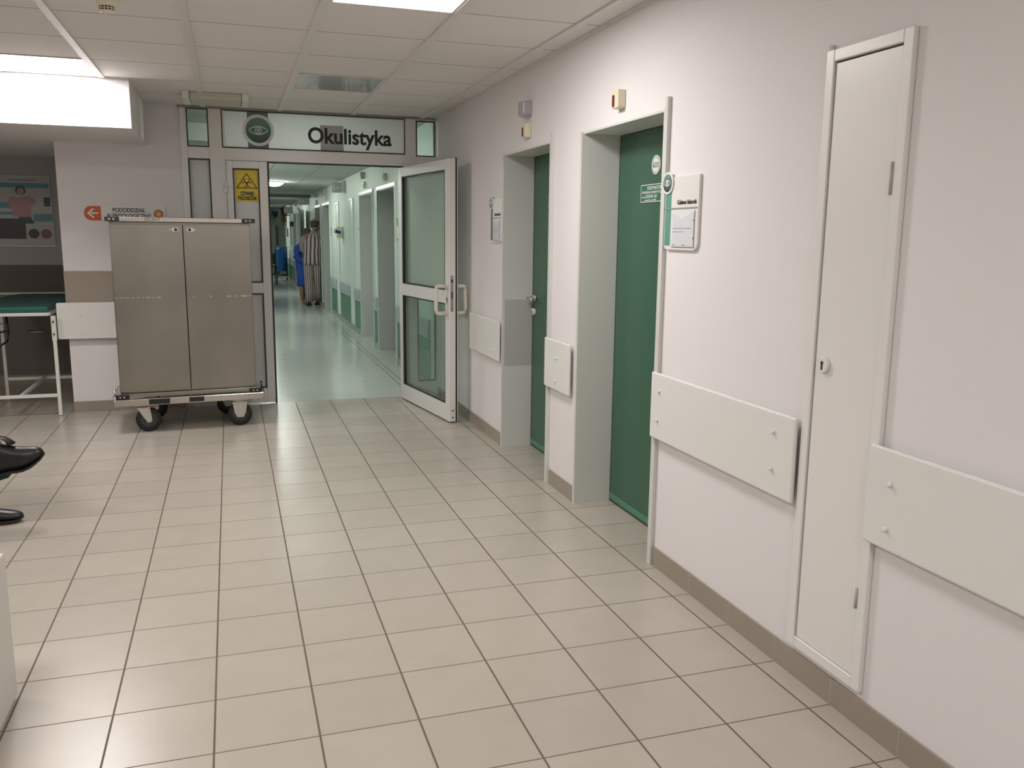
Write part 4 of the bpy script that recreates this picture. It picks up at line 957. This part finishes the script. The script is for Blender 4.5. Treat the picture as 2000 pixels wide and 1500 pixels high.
sleeve(wo, [(WX+.04, WY+.10, 1.235), (WX+.03, WY+.15, 1.205), (WX, WY+.175, 1.10), (WX-.02, WY+.185, 1.0), (WX+.07, WY+.175, .99), (WX+.14, WY+.165, 1.0)], [.07, .075, .070, .066, .062, .058], BLUE)
bm = B(); ring(bm, .103, .112, (WX-.010, WY, .885), (1, 0, 0), (0, 1.5, 0), (0, 0, 1), .045, 32); obj('belt', bm, BLUE, wo)

# ------------------------------------------------------------------ seated visitor whose shoes enter at the left
SY = 4.80
se = thing('person', 'seated visitor, only crossed legs in black shoes showing at the left edge', 'person', (-1.95, SY, 0))
rg = Rig()
pel = rg.add((-1.96, SY, .56), (.14, .12)); ch = rg.chain(pel, [((-1.99, SY, .74), (.13, .12)), ((-2.01, SY, .92), (.15, .11)), ((-2.0, SY, 1.02), (.085, .07))])
rg.chain(ch, [((-1.99, SY, 1.12), .055), ((-1.98, SY, 1.18), .05)])
q = rg.chain(pel, [((-1.90, SY-.10, .55), .085), ((-1.48, SY-.02, .50), .058), ((-1.40, SY, .32), .052), ((-1.335, SY, .12), .036)]); rg.chain(q, [((-1.32, SY, .06), .034), ((-1.18, SY, .04), (.036, .022))])
q = rg.chain(pel, [((-1.90, SY+.10, .57), .085), ((-1.48, SY+.03, .70), .058), ((-1.40, SY+.02, .62), .050), ((-1.205, SY, .455), .040)]); rg.chain(q, [((-1.18, SY, .36), .036), ((-1.08, SY, .335), (.034, .022))])
for sy in (-1, 1):
    L = rg.chain(ch, [((-2.0, SY+sy*.17, 1.02), .062), ((-1.93, SY+sy*.22, .78), .046), ((-1.72, SY+sy*.12, .72), .034)]); rg.hand(L, (.9, -sy*.3, 0), (0, 0, -1))
skin_body(se, rg.v, rg.e, rg.r, SKIN, pel)
head(se, SKIN, (-1.965, SY, 1.30), (1, 0, -.05), hairm=mat('grey_hair', (.2, .19, .18), .8))
garment(se, 'sweater', [rx((-1.97, SY, .52), .15, .19), rx((-1.99, SY, .70), .15, .185), rx((-2.01, SY, .90), .145, .20), rx((-2.0, SY, 1.02), .12, .17), rx((-1.99, SY, 1.08), .09, .10), rx((-1.985, SY, 1.12), .068, .068)], mat('grey_knit', (.12, .12, .13), .95), 28)
for sy in (-1, 1): sleeve(se, [(-2.0, SY+sy*.12, 1.03), (-2.0, SY+sy*.175, 1.01), (-1.955, SY+sy*.21, .88), (-1.93, SY+sy*.22, .78), (-1.82, SY+sy*.17, .75), (-1.75, SY+sy*.135, .73)], [.07, .078, .07, .064, .056, .05], MATS['grey_knit'])
sleeve(se, [(-1.93, SY-.09, .56), (-1.70, SY-.06, .54), (-1.50, SY-.02, .515), (-1.46, SY-.01, .47), (-1.40, SY, .32), (-1.365, SY, .20)], [.105, .098, .085, .080, .072, .074], TROUS, 'trouser_leg')
sleeve(se, [(-1.93, SY+.09, .60), (-1.70, SY+.06, .66), (-1.50, SY+.03, .705), (-1.46, SY+.03, .68), (-1.40, SY+.02, .62), (-1.35, SY+.01, .565)], [.105, .098, .082, .080, .070, .068], TROUS, 'trouser_leg')
tube_b = B(); tube(tube_b, [(-1.222, SY+.003, .455), (-1.195, SY, .42), (-1.17, SY, .37)], [.046, .045, .046], 18); obj('sock', tube_b, SOCK, se, smooth=True)
tube_b = B(); tube(tube_b, [(-1.368, SY, .20), (-1.34, SY, .13), (-1.325, SY, .08)], [.044, .043, .044], 18); obj('sock', tube_b, SOCK, se, smooth=True)
def dress_shoe(parent, heel, tilt, prof, tongue):
    ct_, st_ = math.cos(tilt), math.sin(tilt); h = Vector(heel)
    d = Vector((ct_, 0, st_)); up = Vector((-st_, 0, ct_)); sd = Vector((0, 1, 0))
    bm = B(); loft(bm, [(h+d*a+up*((z0+z1)/2), sd*w_, up*((z1-z0)/2)) for a, w_, z0, z1 in prof], 28); o = obj('shoe', bm, LEATHER, parent, smooth=True, sub=1); o['label'] = 'black leather shoe'
    bm = B(); L_ = [(h+d*a+up*(z0-.004), w_*1.03) for a, w_, z0, z1 in prof]
    for i in range(len(L_)-1):
        (p, a), (q_, b) = L_[i], L_[i+1]
        v = [bm.verts.new(x_) for x_ in (p+sd*a, p-sd*a, q_-sd*b, q_+sd*b, p+sd*a+up*.010, p-sd*a+up*.010, q_-sd*b+up*.010, q_+sd*b+up*.010)]
        for f in ((0, 1, 2, 3), (7, 6, 5, 4), (0, 4, 5, 1), (1, 5, 6, 2), (2, 6, 7, 3), (3, 7, 4, 0)): bm.faces.new([v[k] for k in f])
    prism(bm, [(0, -.036), (.112, -.039), (.112, .039), (0, .036)], h+up*(prof[2][2]-.024), d, sd, up, .020); obj('sole', bm, RUBBER, o)
    a, z = tongue
    bm = B(); loft(bm, [(h+d*(a+.012)+up*(z-.025), d*.020, sd*.030), (h+d*(a+.004)+up*z, d*.012, sd*.032), (h+d*(a-.014)+up*(z+.022), d*.008, sd*.028), (h+d*(a-.026)+up*(z+.030), d*.004, sd*.022)], 16); obj('tongue', bm, LEATHER, o, smooth=True)
LOW = [(0, .018, .030, .085), (.015, .032, .026, .100), (.05, .038, .024, .112), (.09, .038, .024, .110), (.13, .039, .022, .095), (.17, .045, .016, .080), (.21, .048, .013, .071), (.245, .045, .013, .064), (.27, .036, .015, .058), (.288, .026, .020, .050), (.297, .012, .026, .042)]
HIGH = [(0, .018, .034, .120), (.015, .034, .028, .150), (.05, .042, .026, .178), (.09, .043, .026, .186), (.125, .044, .024, .180), (.155, .046, .016, .158), (.19, .050, .012, .136), (.225, .050, .016, .122), (.255, .045, .026, .112), (.278, .036, .036, .102), (.293, .024, .047, .090), (.300, .012, .056, .078)]
dress_shoe(se, (-1.368, SY, 0), 0.0, LOW, (.12, .105))
dress_shoe(se, (-1.222, SY, .210), .30, HIGH, (.168, .178))
be = thing('waiting_bench', 'brown waiting bench out of frame at the left, under the seated visitor', 'bench', (-2.2, SY, 0))
bm = B(); box(bm, -2.60, -1.72, SY-.9, SY+.9, .345, .385); obj('seat', bm, mat('bench_brown', (.18, .10, .06), .5), be, bev=.01)
bm = B(); box(bm, -2.66, -2.61, SY-.9, SY+.9, .40, .85); obj('backrest', bm, MATS['bench_brown'], be, bev=.01)
for x, y in ((-2.55, SY-.8), (-2.55, SY+.8), (-1.78, SY-.8), (-1.78, SY+.8)):
    bm = B(); tube(bm, [(x, y, 0), (x, y, .3445)], .018, 12); obj('leg', bm, STEEL, be)

# ------------------------------------------------------------------ corridor fittings
G_SEG = [(YP+.25, 9.66, 'nearest, just past the glass partition'), (10.97, 11.265, 'narrow, between the first two corridor doors'), (12.52, 13.15, 'between the second door and the nearer hatch'), (13.57, 14.93, 'long, between the two white hatches'), (15.35, 16.33, 'between the farther hatch and the third door'), (25.65, 29.85, 'farthest, beside the blue laundry bag')]
for a, b, s in G_SEG:
    t = thing('wall_protection', 'green corridor board with grey-blue rail, '+s, 'wall guard', (XW, (a+b)/2, .08), 'corridor wall guards')
    bm = B(); box(bm, XW-.008, XW-.0005, a, b, .085, .478); obj('green_board', bm, GREENB, t)
    bm = B(); prism(bm, [(0, 0), (.022, .012), (.028, .06), (.028, .14), (.022, .188), (0, .20)], (XW-.0005, a, .484), (-1, 0, 0), (0, 0, 1), (0, 1, 0), b-a); obj('bumper_rail', bm, BUMPC, t)['label'] = 'grey-blue bumper rail'
t = thing('room_card', 'small green and white room card beside the nearest corridor door', 'sign', (XW, 9.58, 1.45))
bm = B(); box(bm, XW-.006, XW-.0005, 9.53, 9.62, 1.40, 1.66); obj('plate', bm, WHITE, t)
bm = B(); box(bm, XW-.0072, XW-.0062, 9.535, 9.615, 1.56, 1.655); box(bm, XW-.0072, XW-.0062, 9.535, 9.615, 1.405, 1.43); obj('green_field', bm, mat('leaf_green_print', (.12, .38, .06), .5), t)
t = thing('room_card', 'small grey room card beside the third corridor door', 'sign', (XW, 16.2, 1.45))
bm = B(); box(bm, XW-.006, XW-.0005, 16.16, 16.26, 1.43, 1.58); obj('plate', bm, GREYP, t)
bm = B(); box(bm, XW-.0072, XW-.0062, 16.17, 16.25, 1.52, 1.57); obj('print', bm, INKG, t)
t = thing('room_card', 'small pale room card between second corridor door and nearer hatch', 'sign', (XW, 12.6, 1.45))
bm = B(); box(bm, XW-.006, XW-.0005, 12.55, 12.65, 1.43, 1.58); obj('plate', bm, LGREYP, t)
bm = B(); box(bm, XW-.0072, XW-.0062, 12.56, 12.64, 1.52, 1.56); obj('print', bm, GREYP, t)
t = thing('soap_dispenser', 'white wall dispenser with dark blue label in the corridor', 'dispenser', (XW, 14.65, 1.4))
bm = B(); box(bm, XW-.105, XW-.0005, 14.47, 14.60, 1.40, 1.585); obj('body', bm, CREAM, t, bev=.012)
bm = B(); prism(bm, [(-.155, .075), (-.035, .040), (-.020, .115), (-.140, .150)], (XW, 14.462, 1.41), U, V, N, .003); obj('card', bm, WHITE, t)['label'] = 'tilted white card'
bm = B(); prism(bm, [(-.132, .078), (-.046, .053), (-.036, .103), (-.122, .128)], (XW, 14.4585, 1.41), U, V, N, .002); obj('blue_label', bm, mat('dark_blue_print', (.01, .03, .14), .5), t)
def exit_box(y, z, label, s=1.0):
    t = thing('exit_light', label, 'exit light', (XW, y, z), 'exit lights on the corridor wall')
    bm = B(); box(bm, XW-.055, XW-.0005, y-.16*s, y+.16*s, z, z+.17*s); obj('housing', bm, STEELP, t, bev=.006)
    bm = B(); box(bm, XW-.19*s, XW-.056, y-.010, y+.010, z-.01, z+.15*s); p = obj('flag_panel', bm, mat('acrylic_flag', (.50, .58, .52), .2), t)
    bm = B(); box(bm, XW-.17*s, XW-.145*s, y-.0115, y-.0105, z+.02, z+.12*s); box(bm, XW-.12*s, XW-.08*s, y-.0115, y-.0105, z+.05, z+.09*s); obj('pictogram', bm, WHITE, p)
exit_box(14.25, 2.13, 'emergency exit light on the corridor wall above the dispenser'); exit_box(20.9, 2.13, 'emergency exit light beyond the patients', 1.2); exit_box(26.6, 2.05, 'farthest emergency exit light, above the dried flowers', 1.2)
# open white leaf beyond the patients
t = thing('open_door', 'open white door leaf standing into the corridor beyond the patients', 'door', (XW-.02, 20.6, 0))
bm = B(); bar(bm, (XW-.03, 21.6, 1.0), (XW-.26, 20.6, 1.0), .04); bm.free()
bm = B(); a, b = Vector((XW-.03, 21.75, 0)), Vector((XW-.21, 20.75, 0)); d_ = (b-a).normalized(); nn = Vector((d_.y, -d_.x, 0))
prism(bm, [(0, 0), ((b-a).length, 0), ((b-a).length, .04), (0, .04)], a+Vector((0, 0, .01)), d_, nn, (0, 0, 1), 2.02); obj('leaf', bm, mat('mint_white_leaf', (.62, .70, .62), .35), t, bev=.003)
bm = B(); q = b-d_*.08-nn*.001; tube(bm, [q+Vector((0, 0, 1.03)), q-nn*.05+Vector((0, 0, 1.03)), q-nn*.05-d_*.1+Vector((0, 0, 1.03))], .009, 8); obj('handle', bm, CHROME, t)
# hanging dried flowers, dark plant
def bush(bm, c, rx_, ry_, rz_, n, leaf, seed):
    r = random.Random(seed)
    for i in range(n):
        while True:
            p = Vector((r.uniform(-1, 1), r.uniform(-1, 1), r.uniform(-1, 1)))
            if p.length < 1: break
        p = Vector((c[0]+p.x*rx_, c[1]+p.y*ry_, c[2]+p.z*rz_)); a = Vector((r.uniform(-1, 1), r.uniform(-1, 1), r.uniform(-1, 1))).normalized(); x, y = frame_mat(a)
        l = leaf*r.uniform(.6, 1.2); v = [bm.verts.new(q) for q in (p, p+a*l*.5+x*l*.25, p+a*l, p+a*l*.5-x*l*.25)]; bm.faces.new(v)
FY = 27.6
t = thing('dried_flowers', 'hanging bunch of brown dried flowers high in the corridor', 'dried flowers', (XW-.12, FY, 1.9))
bm = B(); bush(bm, (XW-.16, FY, 2.12), .12, .14, .16, 500, .06, 1); obj('blossoms', bm, mat('brown_petals', (.10, .055, .045), .9), t)
bm = B(); bush(bm, (XW-.19, FY, 1.88), .08, .10, .16, 260, .07, 2); obj('straw', bm, mat('tan_straw', (.36, .22, .11), .9), t)
bm = B(); tube(bm, [(XW-.001, FY, 2.0), (XW-.13, FY, 2.0), (XW-.16, FY, 1.9)], .012, 8); obj('bracket', bm, BLACKP, t)
t = thing('hanging_plant', 'dark leafy hanging plant at the far end of the corridor', 'plant', (1.28, 29.0, 1.8))
bm = B(); bush(bm, (1.36, 29.0, 2.06), .15, .15, .13, 420, .09, 3); obj('leaves', bm, mat('dark_leaves', (.015, .03, .02), .7), t)
bm = B(); loft(bm, [((1.36, 29, 1.90), (.05, 0, 0), (0, .05, 0)), ((1.36, 29, 2.02), (.08, 0, 0), (0, .08, 0))], 16); obj('pot', bm, BLACKP, t)
bm = B(); tube(bm, [(1.36, 29, 2.01), (1.36, 29, ZK-.001)], .004, 6); obj('cord', bm, BLACKP, t)
# wall telephone with cord
t = thing('wall_bracket', 'dark wall bracket with a long hanging strap in the corridor', 'bracket', (XW, 26.0, 1.2))
bm = B(); box(bm, XW-.10, XW-.0005, 26.02, 26.14, 1.66, 1.80); obj('box', bm, BLACKP, t, bev=.01)
bm = B(); box(bm, XW-.095, XW-.075, 26.05, 26.09, 1.12, 1.66); obj('strap', bm, INKG, t)
t = thing('wall_picture', 'tiny red-brown framed notice at the far end of the corridor wall', 'picture', (XW, 28.6, 1.4))
bm = B(); box(bm, XW-.03, XW-.0005, 28.5, 28.8, 1.36, 1.62); obj('frame', bm, mat('red_brown', (.14, .05, .03), .5), t)
bm = B(); box(bm, XW-.032, XW-.0305, 28.53, 28.77, 1.39, 1.59); obj('print', bm, mat('faded_print', (.3, .16, .1), .5), t)
# laundry bag stand
t = thing('laundry_stand', 'blue laundry bag on a black frame stand at the far end of the corridor', 'laundry stand', (1.5, 28, 0))
bm = B()
for x in (1.345, 1.675):
    for y in (27.85, 28.25): tube(bm, [(x, y, .16), (x, y, 1.03)], .012, 8)
for y in (27.85, 28.25): tube(bm, [(1.345, y, 1.03), (1.675, y, 1.03)], .013, 8); tube(bm, [(1.345, y, .165), (1.675, y, .165)], .013, 8)
for x in (1.345, 1.675): tube(bm, [(x, 27.85, 1.03), (x, 28.25, 1.03)], .013, 8); tube(bm, [(x, 27.85, .165), (x, 28.25, .165)], .013, 8)
obj('frame', bm, BLACKP, t)
bm = B(); rr = random.Random(5); rings = []
for i in range(9):
    z = 1.01-.09*i; rings.append(((1.51, 28.05, z), (.155+rr.uniform(-.012, .008), 0, 0), (0, .19+rr.uniform(-.02, .01), 0)))
loft(bm, rings, 24); obj('bag', bm, mat('blue_bag', (.01, .14, .45), .5), t)['label'] = 'blue plastic bag'
for x in (1.345, 1.675):
    for y in (27.85, 28.25):
        bm = B(); tube(bm, [(x-.012, y, .05), (x+.012, y, .05)], .049, 16); obj('castor_wheel', bm, RUBBER, t)
        bm = B(); tube(bm, [(x, y, .10), (x, y, .16)], .01, 8); obj('castor_stem', bm, ZINC, t)
# folded wheelchair beside it
t = thing('wheelchair', 'dark green folded wheelchair partly hidden at the left of the corridor opening', 'wheelchair', (1.13, 25.5, 0))
for x in (1.02, 1.23):
    bm = B(); ring(bm, .27, .295, (x-.012, 25.5, .30), (0, 1, 0), (0, 0, 1), (1, 0, 0), .024, 36); w_ = obj('wheel', bm, RUBBER, t)
    bm = B()
    for k in range(12): a = 2*PI*k/12; tube(bm, [(x, 25.5, .30), (x, 25.5+.272*math.cos(a), .30+.272*math.sin(a))], .003, 6)
    tube(bm, [(x-.02, 25.5, .30), (x+.02, 25.5, .30)], .025, 12); obj('spokes', bm, ZINC, w_)
bm = B(); 
for x in (1.05, 1.20): tube(bm, [(x, 25.5, .30), (x, 25.35, .50), (x, 25.35, .92), (x, 25.27, .95)], .012, 8); tube(bm, [(x, 25.35, .50), (x, 25.85, .50), (x, 25.95, .12)], .012, 8)
tube(bm, [(1.05, 25.5, .30), (1.20, 25.5, .30)], .012, 8); obj('frame', bm, BLACKP, t)
bm = B(); box(bm, 1.045, 1.205, 25.36, 25.84, .515, .545); box(bm, 1.045, 1.205, 25.334, 25.338, .60, .90); obj('seat', bm, mat('dark_green_cloth', (.02, .05, .035), .8), t, bev=.002)
for x in (1.05, 1.20):
    bm = B(); tube(bm, [(x-.012, 25.95, .06), (x+.012, 25.95, .06)], .059, 16); obj('castor_wheel', bm, RUBBER, t)
# notice board and cabinet at the end
t = thing('tall_cabinet', 'pale tall cabinet at the far end of the corridor', 'cabinet', (.9, 33.0, 0))
bm = B(); box(bm, .75, 1.62, 32.9, 33.4, 0, 1.75); obj('body', bm, mat('pale_cabinet', (.45, .48, .45), .5), t, bev=.01)
bm = B(); box(bm, 1.18, 1.19, 32.893, 32.899, .05, 1.70); obj('door_line', bm, INKG, t)
